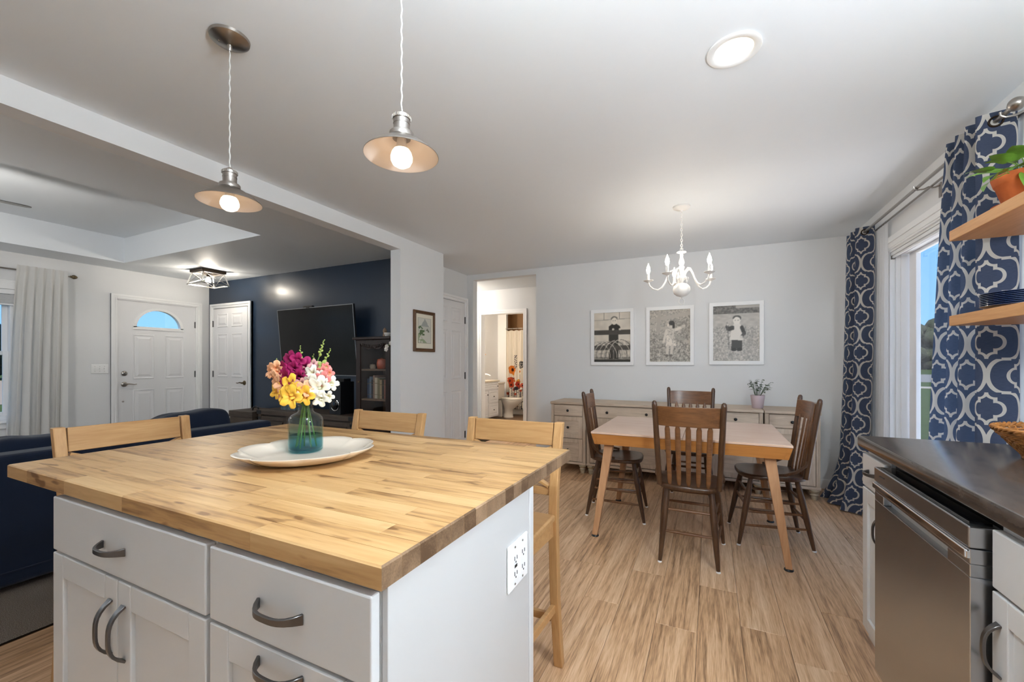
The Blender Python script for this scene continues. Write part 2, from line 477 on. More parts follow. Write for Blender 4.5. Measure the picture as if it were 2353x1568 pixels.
# right wall with patio door and a sink window
py0, py1, pz1 = 2.42, 4.06, 2.066
boxes('wall_window', M_wall, (XW, XW+.15, py1, YF, 0, CH), (XW, XW+.15, py0, py1, pz1, CH), (XW, XW+.15, 1.65, py0, 0, CH),
      (XW, XW+.15, .25, 1.65, 0, 1.06), (XW, XW+.15, .25, 1.65, 2.06, CH), (XW, XW+.15, YBK, .25, 0, CH))
boxes('wall_back', M_wall, (XL-.15, XW+.15, YBK-.12, YBK, 0, CH))
# pantry side wall, column + header
boxes('wall_pantry', M_wall, (-3.17, -3.055, 3.88, YF, 0, CH))
boxes('wall_divider', M_wall, (-2.812, -2.691, 3.165, 3.88, 0, CH), (-2.812, -2.691, YBK, 3.165, 2.32, CH))
boxes('wall_blue', M_blue, (XL, -2.812, YB, 3.88, 0, CH))
# left wall
wy0, wy1, wz0, wz1 = .42, 1.82, .60, 2.03
dy0, dy1, dz1 = 2.66, 3.63, 2.065
boxes('wall_left', M_wall, (XL-.15, XL, YBK, wy0, 0, CH), (XL-.15, XL, wy0, wy1, 0, wz0), (XL-.15, XL, wy0, wy1, wz1, CH),
      (XL-.15, XL, wy1, dy0, 0, CH), (XL-.15, XL, dy0, dy1, dz1, CH), (XL-.15, XL, dy1, 3.88, 0, CH))
# hall and bathroom shell
boxes('wall_hall', M_wall, (-4.9, -3.555, 6.18, 6.29, 0, CH), (-2.68, -1.4, 6.18, 6.29, 0, CH), (-3.555, -2.68, 6.18, 6.29, 2.05, CH), (-1.5, -1.4, 5.09, 6.18, 0, CH), (-4.9, -4.8, 5.09, 6.18, 0, CH))
boxes('wall_bathroom', M_wall, (-4.68, -4.58, 6.29, 9.6, 0, CH), (-2.45, -2.35, 6.29, 9.6, 0, CH), (-4.68, -4.36, 8.86, 8.95, 0, CH))
M_tile = mat('tan_shower_wall', (.36,.20,.09), .5)
boxes('wall_shower', M_tile, (-4.58, -2.45, 9.5, 9.6, 0, CH), (-4.575, -4.55, 8.95, 9.5, 0, CH))
# ceilings
tx0, tx1, ty0, ty1 = -6.43, -3.86, .10, 2.56
boxes('ceiling', M_ceil, (-2.70, XW+.15, YBK, 5.09, CH, 2.86), (-3.2, -2.70, 3.88, 5.09, CH, 2.86))
boxes('ceiling_living', M_ceil, (XL-.15, tx0, YBK, 3.88, CH, 2.86), (tx1, -2.70, YBK, 3.88, CH, 2.86), (tx0, tx1, ty1, 3.88, CH, 2.86), (tx0, tx1, YBK, ty0, CH, 2.86), (tx0, tx1, ty0, ty1, 2.74, 2.86),
      label='living room ceiling with a recessed tray')
boxes('ceiling_hall', M_ceil, (-4.9, -1.4, 5.09, 6.29, CH, 2.6), (-4.68, -2.35, 6.29, 9.6, CH, 2.6))
# baseboards
def baseb(name, x0, x1, y0, y1):
    q = MB().box(x0, x1, y0, y1, 0, .085)
    cx, cy = (x0+x1)/2, (y0+y1)/2
    if x1-x0 > y1-y0: q.box(x0, x1, y0+.004 if cy > 4 else y0, y1, .085, .092)
    else: q.box(x0, x1, y0, y1, .085, .092)
    struct(q.o(name, M_white))
baseb('baseboard_dining', ox1, XW, YF-.014, YF)
baseb('baseboard_window', XW-.014, XW, 4.20, YF-.014)
baseb('baseboard_divider', -2.691, -2.677, 3.165, 3.88)
baseb('baseboard_blue', -5.88, -3.0, YB-.014, YB)
baseb('baseboard_left', XL, XL+.014, 1.9, 2.59)
baseb('baseboard_hall', -2.62, -1.5, 6.166, 6.18)

# ------------------------------------------------------------------ doors
def rect_loops(q, x0, x1, z0, z1, prof):
    """nested rectangles on the local y=0 face; prof = [(inset, y)]"""
    L = [[(x0+i, y, z0+i), (x1-i, y, z0+i), (x1-i, y, z1-i), (x0+i, y, z1-i)] for i, y in prof]
    q.loops(L, cap0=False, cap1=True)
PANEL = [(0, 0), (.007, -.007), (.019, -.0012), (.034, -.0012), (.058, -.008)]
def lever(parent, x, z, d, y=0, m=None):
    m = m or M_brass
    r = MB().lathe([(.033,0),(.033,.006),(.026,.012),(.012,.014),(.011,.045),(.009,.05)], 20, M=Matrix.Translation((x, y, z)) @ Matrix.Rotation(R(90), 4, 'X')).o('door_handle', m, parent, True)
    pts = [(x, y-.045, z), (x+d*.03, y-.048, z+.006), (x+d*.06, y-.045, z+.003), (x+d*.09, y-.043, z-.005), (x+d*.115, y-.046, z-.001)]
    MB().tube(pts, [.010,.009,.007,.006,.005], 8).o('lever', m, r, True)
def hinge(parent, x, z):
    MB().box(x-.012, x+.012, -.006, .0, z-.045, z+.045).rod((x, -.008, z-.047), (x, -.008, z+.047), .006, n=8).o('hinge', M_pewter, parent)
def six_panel(name, w, h, loc, rz, hand, label, cols=None):
    d = T(name, label, 'door', loc, rz); d['kind'] = 'structure'; del d['category']
    MB().box(0, w, 0, .034, .012, h).o('door_slab', M_door, d, bev=.0015)
    s = .105; mid = .09; pw_ = (w-2*s-mid)/2
    for z0, z1 in ((1.745, 1.945), (1.01, 1.645), (.21, .86)):
        for x0 in (s, s+pw_+mid):
            q = MB(); rect_loops(q, x0, x0+pw_, z0, z1, PANEL); q.o('panel', M_door, d)
    if hand > 0:
        lever(d, w-.062, .93, -1)
        for z in (.25, 1.05, 1.80): hinge(d, 0.0, z)
    else:
        lever(d, .062, .93, 1)
        for z in (.25, 1.05, 1.80): hinge(d, w, z)
    return d
def casing(name, w, h, loc, rz, cw=.065, label=None, th=.018):
    q = MB()
    for x0, x1 in ((-cw, 0), (w, w+cw)):
        q.box(x0, x1, -th*.6, 0, 0, h+cw)
        q.box(x0 if x0 < 0 else x1-cw*.45, x0+cw*.45 if x0 < 0 else x1, -th, 0, 0, h+cw)
        q.box(x0+cw*.7 if x0 < 0 else x0+cw*.12, x0+cw*.88 if x0 < 0 else x0+cw*.3, -th*.8, 0, 0, h+cw*.2)
    q.box(0, w, -th*.6, 0, h, h+cw); q.box(-cw*.55, w+cw*.55, -th, 0, h+cw*.55, h+cw); q.box(0, w, -th*.8, 0, h+cw*.12, h+cw*.3)
    o = q.o(name, M_white); o.location = loc; o.rotation_euler = (0, 0, rz)
    return struct(o, label)
# closet door on the navy wall
six_panel('door_1', .81, 2.02, (-6.755, YB-.036, .006), 0, 1, 'white six panel door on the navy wall')
casing('trim_2', .826, 2.03, (-6.763, YB-.001, .006), 0, label='white casing around the six panel door on the navy wall', th=.045)
# pantry door (beside the column)
six_panel('door_2', .76, 2.03, (-3.019, 4.10, 0), R(90), -1, 'white six panel door behind the grey column')
casing('trim_3', .776, 2.04, (-3.054, 4.092, 0), R(90), label='white casing of the door behind the grey column', th=.045)
# front door with fanlight
fd = T('door_3', 'white front door with a half-round window', 'door', (XL-.02, 2.69, .006), R(90)); fd['kind'] = 'structure'; del fd['category']
w_, h_ = .91, 2.04
q = MB().box(0, w_, 0, .045, .012, 1.695)
ax0, ax1, az, ah = .183, .735, 1.695, .262
cxm = (ax0+ax1)/2; rx = (ax1-ax0)/2
def arch(a, sc_=1.0, cz=az): return (cxm+rx*sc_*math.cos(a), cz+ah*sc_*math.sin(a))
left = [(0, az), (ax0, az)] + [arch(math.pi-math.pi/2*k/14) for k in range(1, 15)] + [(cxm, h_), (0, h_)]
right = [(w_, az), (w_, h_), (cxm, h_)] + [arch(math.pi/2-math.pi/2*k/14) for k in range(0, 15)]
q.prism(left, 0, .045, 'xz'); q.prism(right, 0, .045, 'xz')
q.o('door_slab', M_door, fd)
# fanlight frame + pane
fr = MB()
L = []
for k in range(25):
    a = math.pi*k/24
    o_, i_ = arch(a, 1.06), arch(a, .93)
    L.append([(o_[0], -.012, o_[1]), (i_[0], -.012, i_[1]), (i_[0], .05, i_[1]), (o_[0], .05, o_[1])])
fr.loops(L)
fr.box(ax0-.022, ax1+.022, -.012, .05, az-.028, az+.012)
fr.o('fanlight_frame', M_white, fd, True)
MB().prism([arch(math.pi*k/24, .98) for k in range(25)], .020, .024, 'xz').o('pane', M_pane, fd)
for z0, z1 in ((1.0, 1.60), (.22, .86)):
    for x0 in (.165, .525):
        q = MB(); rect_loops(q, x0, x0+.235, z0, z1, PANEL); q.o('panel', M_door, fd)
lever(fd, .073, .935, 1, m=M_nickel)
MB().lathe([(.032,0),(.032,.008),(.024,.016),(.016,.02)], 20, M=Matrix.Translation((.073, 0, 1.078)) @ Matrix.Rotation(R(90), 4, 'X')).box(.068, .078, -.034, -.018, 1.062, 1.094).o('deadbolt', M_nickel, fd, True)
MB().lathe([(.011,0),(.011,.008),(.006,.011)], 12, M=Matrix.Translation((.06, 0, .71)) @ Matrix.Rotation(R(90), 4, 'X')).o('door_stop', M_nickel, fd, True)
for z in (.3, 1.05, 1.78): hinge(fd, w_, z)
casing('trim_4', .935, 2.056, (XL+.001, 2.678, 0), R(90), .06, 'white casing of the front door', .02)
q = MB().box(-.012, 0.0, -.005, .15, 0, 2.058).box(.911, .925, -.005, .15, 0, 2.058).box(-.012, .925, -.005, .15, 2.046, 2.062)
o = q.o('trim_5', M_white); o.location = (XL-.006, 2.69, 0); o.rotation_euler = (0, 0, R(90)); struct(o, 'white jamb of the front door')
# bathroom door casing (open doorway)
casing('trim_6', .775, 2.035, (-3.505, 6.179, 0), 0, .065, 'white casing around the open bathroom doorway', .02)
q = MB().box(-3.555, -3.505, 6.175, 6.30, 0, 2.05).box(-2.73, -2.68, 6.175, 6.30, 0, 2.05).box(-3.505, -2.73, 6.175, 6.30, 2.035, 2.06)
struct(q.o('trim_7', M_white), 'white jamb of the open bathroom doorway')

# ------------------------------------------------------------------ patio door (window_1)
pd = T('window_1', 'white sliding patio door looking out on the lawn', 'door', (XW, 0, 0)); pd['kind'] = 'structure'; del pd['category']
def frame_rect(name, y0, y1, z0, z1, wd, x0, x1, parent, m=M_vinyl, bev=.003):
    q = MB()
    q.box(x0, x1, y0, y0+wd, z0, z1); q.box(x0, x1, y1-wd, y1, z0, z1)
    q.box(x0, x1, y0+wd, y1-wd, z0, z0+wd); q.box(x0, x1, y0+wd, y1-wd, z1-wd, z1)
    return q.o(name, m, parent, bev=bev)
frame_rect('frame', py0+.001, py1-.001, .002, pz1-.001, .030, .03, .149, pd)
frame_rect('track', py0+.031, py1-.031, .033, pz1-.031, .012, .055, .125, pd)
ymid = (py0+py1)/2
def sash(y0, y1, x0, x1):
    z0_, z1_ = .058, pz1-.041
    q = MB(); q.box(x0, x1, y0, y0+.11, z0_, z1_); q.box(x0, x1, y1-.11, y1, z0_, z1_); q.box(x0, x1, y0+.11, y1-.11, z0_, z0_+.09); q.box(x0, x1, y0+.11, y1-.11, z1_-.022, z1_)
    o_ = q.o('sash', M_vinyl, pd, bev=.003)
    xm2 = (x0+x1)/2; MB().box(xm2-.002, xm2+.002, y0+.11, y1-.11, z0_+.09, z1_-.022).o('pane', M_pane, o_)
sash(ymid-.05, py1-.061, .095, .122); sash(py0+.061, ymid+.05, .060, .088)
MB().box(.045, .058, ymid+.0, ymid+.02, .9, 1.15).o('pull_handle', M_white, pd, bev=.004)
casing('trim_8', py1-py0+.0, pz1+.0, (XW-.0005, py1, 0), R(-90), .09, 'white casing around the patio door', .022)
q = MB().box(.0, .03, py0+.0005, py0+.014, 0, pz1).box(.0, .03, py1-.014, py1-.0005, 0, pz1).box(.0, .03, py0+.014, py1-.014, pz1-.014, pz1)
o = q.o('trim_9', M_white); o.location = (XW, 0, 0); struct(o, 'white jamb liner of the patio door')
# cellular shade rolled up at the head of the patio door
bl = T('roller_shade', 'white shade rolled up at the top of the patio door', 'shade', (XW, 0, 0))
MB().box(.002, .028, py0+.02, py1-.02, pz1-.040, pz1-.016).o('head_rail', M_vinyl, bl, bev=.004)
MB().rod((.016, py0+.03, pz1-.050), (.016, py1-.03, pz1-.050), .009, n=14).o('roll', M_vinyl, bl, True)
MB().box(.004, .028, py1-.022, py1-.016, pz1-.065, pz1-.02).o('end_cap', M_nickel, bl)

# sink window in the same wall, nearer the kitchen
w3 = T('window_2', 'white window above the kitchen counter', 'window', (XW, 0, 0)); w3['kind'] = 'structure'; del w3['category']
frame_rect('frame', .251, 1.649, 1.061, 2.059, .05, .03, .14, w3)
frame_rect('sash', .30, .95, 1.11, 2.01, .045, .07, .10, w3); frame_rect('sash', .95, 1.60, 1.11, 2.01, .045, .07, .10, w3)
MB().box(.083, .087, .345, .905, 1.155, 1.965).o('pane', M_pane, w3); MB().box(.083, .087, .995, 1.555, 1.155, 1.965).o('pane', M_pane, w3)
casing('trim_10', 1.40, 1.0, (XW-.0005, 1.65, 1.06), R(-90), .075, 'white casing around the window above the counter', .02)

# living room window (window_3)
w2 = T('window_3', 'white double-hung living room window', 'window', (XL, 0, 0)); w2['kind'] = 'structure'; del w2['category']
frame_rect('frame', wy0+.001, wy1-.001, wz0+.001, wz1-.001, .045, -.14, -.02, w2)
frame_rect('sash', wy0+.046, wy1-.046, 1.31, wz1-.046, .042, -.11, -.085, w2)
frame_rect('sash', wy0+.046, wy1-.046, wz0+.046, 1.355, .042, -.08, -.055, w2)
MB().box(-.100, -.096, wy0+.088, wy1-.088, 1.352, wz1-.088).o('pane', M_pane, w2)
MB().box(-.070, -.066, wy0+.088, wy1-.088, wz0+.088, 1.313).o('pane', M_pane, w2)
q = MB()
q.box(0, .02, wy0-.06, wy0, wz0, wz1+.08); q.box(0, .02, wy1, wy1+.06, wz0, wz1+.08); q.box(0, .02, wy0, wy1, wz1, wz1+.08)
q.box(0, .012, wy0-.06, wy1+.06, wz1+.08, wz1+.10)
q.box(0, .045, wy0-.09, wy1+.09, wz0-.028, wz0); q.box(0, .018, wy0-.06, wy1+.06, wz0-.09, wz0-.028)
o = q.o('trim_11', M_white, bev=.003); o.location = (XL, 0, 0); struct(o, 'white casing and sill of the living room window')
bl = T('window_blind', 'white slatted blind pulled up at the living room window', 'blind', (XL, 0, 0))
MB().box(-.018, .03, wy0+.01, wy1-.01, wz1-.055, wz1-.004).o('head_rail', M_vinyl, bl, bev=.003)
for k in range(14):
    MB().box(-.016, .028, wy0+.015, wy1-.015, wz1-.066-k*.0068, wz1-.0622-k*.0068).o('slat', M_vinyl, bl)
MB().box(-.016, .028, wy0+.015, wy1-.015, wz1-.176, wz1-.158).o('bottom_rail', M_vinyl, bl, bev=.003)
MB().rod((.03, wy1-.18, 1.05), (.03, wy1-.18, wz1-.06), .0015, n=6).o('cord', M_vinyl, bl)

# ------------------------------------------------------------------ outdoors
M_grass = mat('lawn_grass', (.016,.029,.006), .95, spec=.1, bump=.6, bscale=3, bdist=.1, vary=.35)
M_road = mat('asphalt', (.06,.062,.064), .9); M_walk = mat('concrete', (.12,.115,.105), .9)
struct(MB().box(-400, 400, -300, 500, -1.2, -.50).o('ground', M_grass), 'green lawn outside')
struct(MB().box(8, 150, 48, 78, -.50, -.485).o('road', M_road), 'grey road beyond the lawn')
struct(MB().box(6, 150, 36.5, 39, -.50, -.48).o('sidewalk', M_walk), 'pale sidewalk across the lawn')
struct(MB().box(-60, -26, -60, 60, -.50, -.485).o('road', mat('tan_street', (.09,.073,.058), .9)), 'tan street outside the living room window')
struct(MB().box(-21, -19, -60, 60, -.50, -.48).o('sidewalk', M_walk), 'sidewalk outside the living room window')
M_crown = mat('tree_leaves', (.007,.014,.004), .9, bump=1, bscale=6, bdist=.15, vary=.6)
M_bark = mat('bark', (.06,.045,.03), .9)
def tree(loc, h, r, label, seed):
    rg = random.Random(seed)
    t = T('tree', label, 'tree', loc, 0, 'trees outside')
    MB().rod((0,0,0), (0,0,h*.45), r*.08, r*.05, 8).o('trunk', M_bark, t)
    q = MB()
    for k in range(34):
        a = rg.uniform(0, 6.28); rr = rg.uniform(0, r*.72); zz = rg.uniform(h*.06, h*.84)*(1-.25*(rr/r)**2)
        s = r*rg.uniform(.18, .36)
        me = []
        n, mv = 12, 8
        L = []
        for i in range(mv+1):
            ph = -math.pi/2+math.pi*i/mv
            L.append([(rr*math.cos(a)+s*math.cos(ph)*math.cos(2*math.pi*j/n)*rg.uniform(.85,1.15)+1e-3*math.cos(j), rr*math.sin(a)+s*math.cos(ph)*math.sin(2*math.pi*j/n)*rg.uniform(.85,1.15)+1e-3*math.sin(j), zz+s*.9*math.sin(ph)) for j in range(n)])
        q.loops(L)
    q.o('crown', M_crown, t, True, ang=80)
tree((46.5, 130, -.5), 12.5, 7.0, 'tall round tree beyond the lawn, nearest the patio door jamb', 1)
tree((60, 128, -.5), 14, 8.0, 'broad dark tree beyond the lawn, right of the tallest', 2)
tree((72, 118, -.5), 11, 7.0, 'lower dark tree beyond the lawn, behind the patterned curtain', 3)
struct(MB().box(1.45, 6.0, -2.0, 8.0, -.50, -.42).o('added_bounce_slab', mat('bounce_slab_pale', (.70,.69,.68), .9)), 'added unseen pale slab outside the sliding door, bouncing sunlight indoors')  # added out of sight to bounce sunlight up through the patio door
tree((53, 146, -.5), 11, 6.0, 'dark tree between the two tallest beyond the lawn', 6)
tree((38, 150, -.5), 7, 5.0, 'small distant tree at the left of the lawn', 4)
for k, (xx, yy, hh) in enumerate(((-66, 2, 6.0), (-66, 14, 7.5), (-66, 24, 6.5))):
    tree((xx, yy, -.5), hh, 5.5, ('bushy tree across the street outside the living room', 'tallest tree across the street outside the living room', 'far tree across the street outside the living room')[k], 10+k)
sh = T('shed', 'small pale shed in front of the trees', 'shed', (52.5, 121.5, -.5))
MB().box(-3, 3, -2, 2, 0, 2.4).o('wall', mat('shed_wall', (.5,.52,.55), .8), sh)
MB().prism([(-3.3, 2.4), (3.3, 2.4), (0, 3.6)], -2.2, 2.2, 'xz').o('roof', mat('shed_roof', (.12,.13,.14), .8), sh)
# ------------------------------------------------------------------ island
IZ = .925; IT = .037
ix0, ix1, iy0, iy1 = -1.893, -.442, .478, 1.405
top = T('island_worktop', 'honey-coloured butcher block worktop of the kitchen island', 'worktop', (0, 0, IZ-IT))
M_endg = wood('end_grain', [(.10,.055,.028),(.30,.19,.11)], 'x', 4.0, .5, .5, 3, fine=3)
rows = 20; rw = (iy1-iy0)/rows
for r_ in range(rows):
    xs = [ix0]; x = ix0 + random.uniform(.10, .40)
    while x < ix1-.09:
        xs.append(x); x += random.uniform(.20, .52)
    xs.append(ix1)
    for a, b in zip(xs[:-1], xs[1:]):
        hx = (b-a)/2-.00012; hy = rw/2-.00012; t = .0004
        ch = .003
        e0 = ch if a == ix0 else t; e1 = ch if b == ix1 else t
        f0 = ch if r_ == 0 else t; f1 = ch if r_ == rows-1 else t
        def ring(z, i): return [(-hx+(e0*i), -hy+(f0*i), z), (hx-(e1*i), -hy+(f0*i), z), (hx-(e1*i), hy-(f1*i), z), (-hx+(e0*i), hy-(f1*i), z)]
        q = MB(); ez = t if ch not in (e0, e1, f0, f1) else .003
        q.loops([ring(0, 0), ring(IT-ez, 0), ring(IT, 1)])
        so_ = q.o('stave', M_block, top, loc=((a+b)/2, iy0+rw*(r_+.5), 0))
        if b == ix1:                                   # sawn end grain shows on the right edge
            so_.data.materials.append(M_endg)
            for p_ in so_.data.polygons:
                if p_.normal.x > .5: p_.material_index = 1

def pull(parent, c, axis, L=.105, proj=.028, out=(0,-1,0)):
    """flat arched bar pull centred at c on a face; axis 'h' or 'v' in the face"""
    o = Vector(out); up = Vector((0,0,1)); side = o.cross(up).normalized()
    ax = side if axis == 'h' else up
    cr = up if axis == 'h' else side
    C = Vector(c); loops_ = []
    n = 12
    for k in range(n+1):
        s = -1+2*k/n
        d = proj*(1-abs(s)**3.2)
        wdt = .0055+.0035*abs(s)**4
        p = C + ax*(s*L/2) + o*d
        tg = ax*(L/2) + o*(-proj*3.2*abs(s)**2.2*(1 if s > 0 else -1))
        tg.normalize(); nrm = cr.cross(tg).normalized()
        loops_.append([tuple(p+cr*wdt+nrm*.003), tuple(p-cr*wdt+nrm*.003), tuple(p-cr*wdt-nrm*.003), tuple(p+cr*wdt-nrm*.003)])
    return MB().loops(loops_).o('pull', M_pewter, parent, True, ang=50, bev=.0008, seg=1)

def front(parent, name, x0, x1, z0, z1, y, shaker=False, th=.019, st=.058):
    """cabinet front facing -y at plane y (front face)"""
    if not shaker:
        return MB().box(x0, x1, y, y+th, z0, z1).o(name, M_cab, parent, bev=.003)
    q = MB()
    q.box(x0, x0+st, y, y+th, z0, z1); q.box(x1-st, x1, y, y+th, z0, z1)
    q.box(x0+st, x1-st, y, y+th, z0, z0+st); q.box(x0+st, x1-st, y, y+th, z1-st, z1)
    o = q.o(name, M_cab, parent, bev=.0025)
    MB().box(x0+st-.004, x1-st+.004, y+.009, y+th-.002, z0+st-.004, z1-st+.004).o('panel', M_cab, o)
    return o
bx0, bx1, by0, by1 = -1.575, -.447, .497, 1.07
xm = -.879
zt = IZ-IT-.0005
# left unit
cL = T('base_cabinet', 'island cabinet with one wide drawer above a pair of doors', 'cabinet', (0, 0, 0))
MB().box(bx0, xm-.001, by0, by1, .10, zt).box(bx0+.02, xm-.001, by0+.06, by1, 0, .10).o('carcass', M_cab, cL)
yfr = by0-.020
d = front(cL, 'drawer', bx0+.002, xm-.008, .735, .875, yfr); pull(d, ((bx0+xm)/2-.02, yfr, .80), 'h')
xc = (bx0+xm)/2-.004
d = front(cL, 'door', bx0+.002, xc-.0015, .125, .728, yfr, True); pull(d, (xc-.030, yfr, .615), 'v', .125)
d = front(cL, 'door', xc+.0015, xm-.008, .125, .728, yfr, True); pull(d, (xc+.030, yfr, .615), 'v', .125)
# right unit with end panel
cR = T('base_cabinet', 'island cabinet with a stack of drawers beside the white end panel', 'cabinet', (0, 0, 0))
MB().box(xm+.001, bx1-.013, by0, by1-.02, .10, zt).box(xm+.001, bx1-.013, by0+.06, by1-.02, 0, .10).o('carcass', M_cab, cR)
MB().box(bx1-.012, bx1, by0, by1-.022, 0, zt).o('end_panel', mat('satin_white_panel', (.54,.535,.53), .45), cR, bev=.0015)
MB().box(bx1-.030, bx1+.004, by1-.0215, by1+.004, 0, zt).o('corner_post', M_cab, cR, bev=.003)
d = front(cR, 'drawer', xm+.006, bx1-.014, .735, .875, yfr); pull(d, ((xm+bx1)/2-.005, yfr, .803), 'h', .115)
d = front(cR, 'drawer', xm+.006, bx1-.014, .435, .728, yfr, True); pull(d, ((xm+bx1)/2-.005, yfr, .700), 'h', .115)
d = front(cR, 'drawer', xm+.006, bx1-.014, .125, .428, yfr, True); pull(d, ((xm+bx1)/2-.005, yfr, .400), 'h', .115)
# outlet on the end panel
ot = T('power_outlet', 'white double-gang outlet plate on the island end panel', 'outlet', (bx1+.0006, .968, .722), R(90))
MB().box(-.058, .058, -.006, 0, -.057, .057).o('plate', M_plastic, ot, bev=.003)
for s in (-1, 1):
    g = MB().box(s*.023-.0165, s*.023+.0165, -.0085, -.004, -.034, .034).o('receptacle', M_plastic, ot, bev=.001)
    sl = MB()
    for z in (-.019, .019):
        sl.box(s*.023-.008, s*.023-.0055, -.0092, -.008, z-.004, z+.006).box(s*.023+.0055, s*.023+.008, -.0092, -.008, z-.004, z+.005)
        sl.box(s*.023-.002, s*.023+.002, -.0092, -.008, z-.011, z-.007)
    if s < 0: sl.box(s*.023-.007, s*.023+.007, -.0092, -.008, -.0035, .0035)
    sl.o('slots', M_slot, g)
    MB().rod((s*.023, -.0075, .046), (s*.023, -.005, .046), .0028, n=8).rod((s*.023, -.0075, -.046), (s*.023, -.005, -.046), .0028, n=8).o('screws', M_nickel, ot)

# platter + vase + snapdragons
pl = T('platter', 'white ceramic scalloped platter under the glass vase', 'platter', (-1.150, .915, IZ), R(45)); pl.scale = (.90, .90, 1)
def ringp(r, z, sc_=.0, n=96):
    out = []
    for k in range(n):
        a = 2*math.pi*k/n
        s = abs(math.sin(4*a))**.55
        rr = r*(1+sc_*1.7*(s-.6))
        out.append((rr*1.06*math.cos(a), rr*.98*math.sin(a), z+sc_*.05*(s-.6)))
    return out
L = [ringp(.115, .003), ringp(.135, .0035), ringp(.17, .012, .02), ringp(.196, .026, .045), ringp(.206, .033, .06), ringp(.207, .0355, .06), ringp(.202, .037, .06), ringp(.188, .029, .05), ringp(.165, .019, .03), ringp(.142, .0115, .015), ringp(.11, .010), ringp(.02, .010)]
L = [ringp(.108, .0), ringp(.113, .0)] + L
MB().loops(L).o('dish', mat('glazed_cream', (.80,.70,.58), .12, coat=.5), pl, True, ang=60)
VX, VY, VZ = -1.212, .957, IZ+.0102
va = T('vase', 'clear glass bottle vase shading to teal at its base', 'vase', (VX, VY, VZ))
outer = [(.030,0),(.047,.001),(.0525,.007),(.0530,.03),(.0530,.100),(.050,.112),(.042,.122),(.028,.129),(.0225,.134),(.0215,.150),(.0225,.153),(.0285,.156),(.0290,.160),(.0270,.163)]
inner = [(.0190,.161),(.0180,.150),(.0195,.135),(.026,.1255),(.040,.1185),(.0475,.109),(.0500,.098),(.0500,.014),(.044,.009),(.01,.008)]
MB().lathe(outer+inner, 40).o('glass', glassy('ombre_glass', (1,1,1), .1, .03, (0.004, (.42,.72,.77), .095, (.84,.88,.89))), va, True, ang=50)
wt = MB().lathe([(.01,.0085),(.043,.0095),(.0494,.0145),(.0494,.055),(.0480,.0555),(.01,.0555)], 36).o('water', glassy('teal_water', (.74,.91,.93), .05), va, True)
def blossom_mesh(m, seed):
    rg = random.Random(seed); q = MB(); n = 30; L = []
    prof = [(.10,0),(.26,.18),(.36,.42),(.46,.60),(.74,.74),(1.0,.80),(1.16,.72),(1.10,.60)]
    for i, (r, z) in enumerate(prof):
        ring = []
        for k in range(n):
            a = 2*math.pi*k/n
            t = i/(len(prof)-1)
            lobe = 1+.62*t*(abs(math.cos(2.5*a))**.7-.62)
            ruf = .13*t*t*math.sin(11*a+seed)+.12*t*math.sin(3*a+seed*2)
            tilt = .35*t*math.sin(a)
            ring.append((r*lobe*math.cos(a), r*lobe*math.sin(a)*(1.15 if math.sin(a) > 0 else .95), z+ruf+tilt*(.8 if math.sin(a) > 0 else -.2)))
        L.append(ring)
    q.loops(L, True, False)
    q.ball((0, -.10, .52), (.24, .18, .16), 10, 6)      # closed throat
    return q.mesh('blossom', m, True, ang=80)
def petal_mat(name, a, b):
    m = mat(name, a, .55, spec=.25); n = m.node_tree; p = n.nodes['Principled BSDF']
    t = n.nodes.new('ShaderNodeTexCoord'); s = n.nodes.new('ShaderNodeSeparateXYZ'); n.links.new(t.outputs['Object'], s.inputs[0])
    r = n.nodes.new('ShaderNodeValToRGB'); r.color_ramp.elements[0].position = .2; r.color_ramp.elements[1].position = .85
    r.color_ramp.elements[0].color = (*a, 1); r.color_ramp.elements[1].color = (*b, 1)
    n.links.new(s.outputs['Z'], r.inputs[0]); n.links.new(r.outputs[0], p.inputs['Base Color'])
    oi = n.nodes.new('ShaderNodeObjectInfo'); hs = n.nodes.new('ShaderNodeHueSaturation'); mr = n.nodes.new('ShaderNodeMapRange')
    mr.inputs[3].default_value = .78; mr.inputs[4].default_value = 1.15; n.links.new(oi.outputs['Random'], mr.inputs[0]); n.links.new(mr.outputs[0], hs.inputs['Value']); n.links.new(r.outputs[0], hs.inputs['Color']); n.links.new(hs.outputs[0], p.inputs['Base Color'])
    return m
PM = {'peach': petal_mat('peach_petal', (.80,.30,.12), (.85,.46,.26)), 'magenta': petal_mat('magenta_petal', (.20,.008,.05), (.33,.012,.10)),
      'pink': petal_mat('pink_petal', (.75,.40,.20), (.80,.42,.40)), 'white': petal_mat('cream_petal', (.80,.74,.45), (.84,.80,.68)),
      'yellow': petal_mat('yellow_petal', (.85,.36,.08), (.88,.52,.06)), 'green': mat('bud_green', (.30,.36,.08), .5), 'coral': petal_mat('coral_petal', (.80,.45,.20), (.75,.22,.20))}
BM = {k: blossom_mesh(m, i+1) for i, (k, m) in enumerate(PM.items())}
budm = MB().ball((0,0,.5), (.42,.42,.62), 10, 8).mesh('bud', PM['green'], True, ang=80)
CR = Vector((math.cos(R(25.4)), math.sin(R(25.4)), 0)); CF = Vector((-math.sin(R(25.4)), math.cos(R(25.4)), 0))
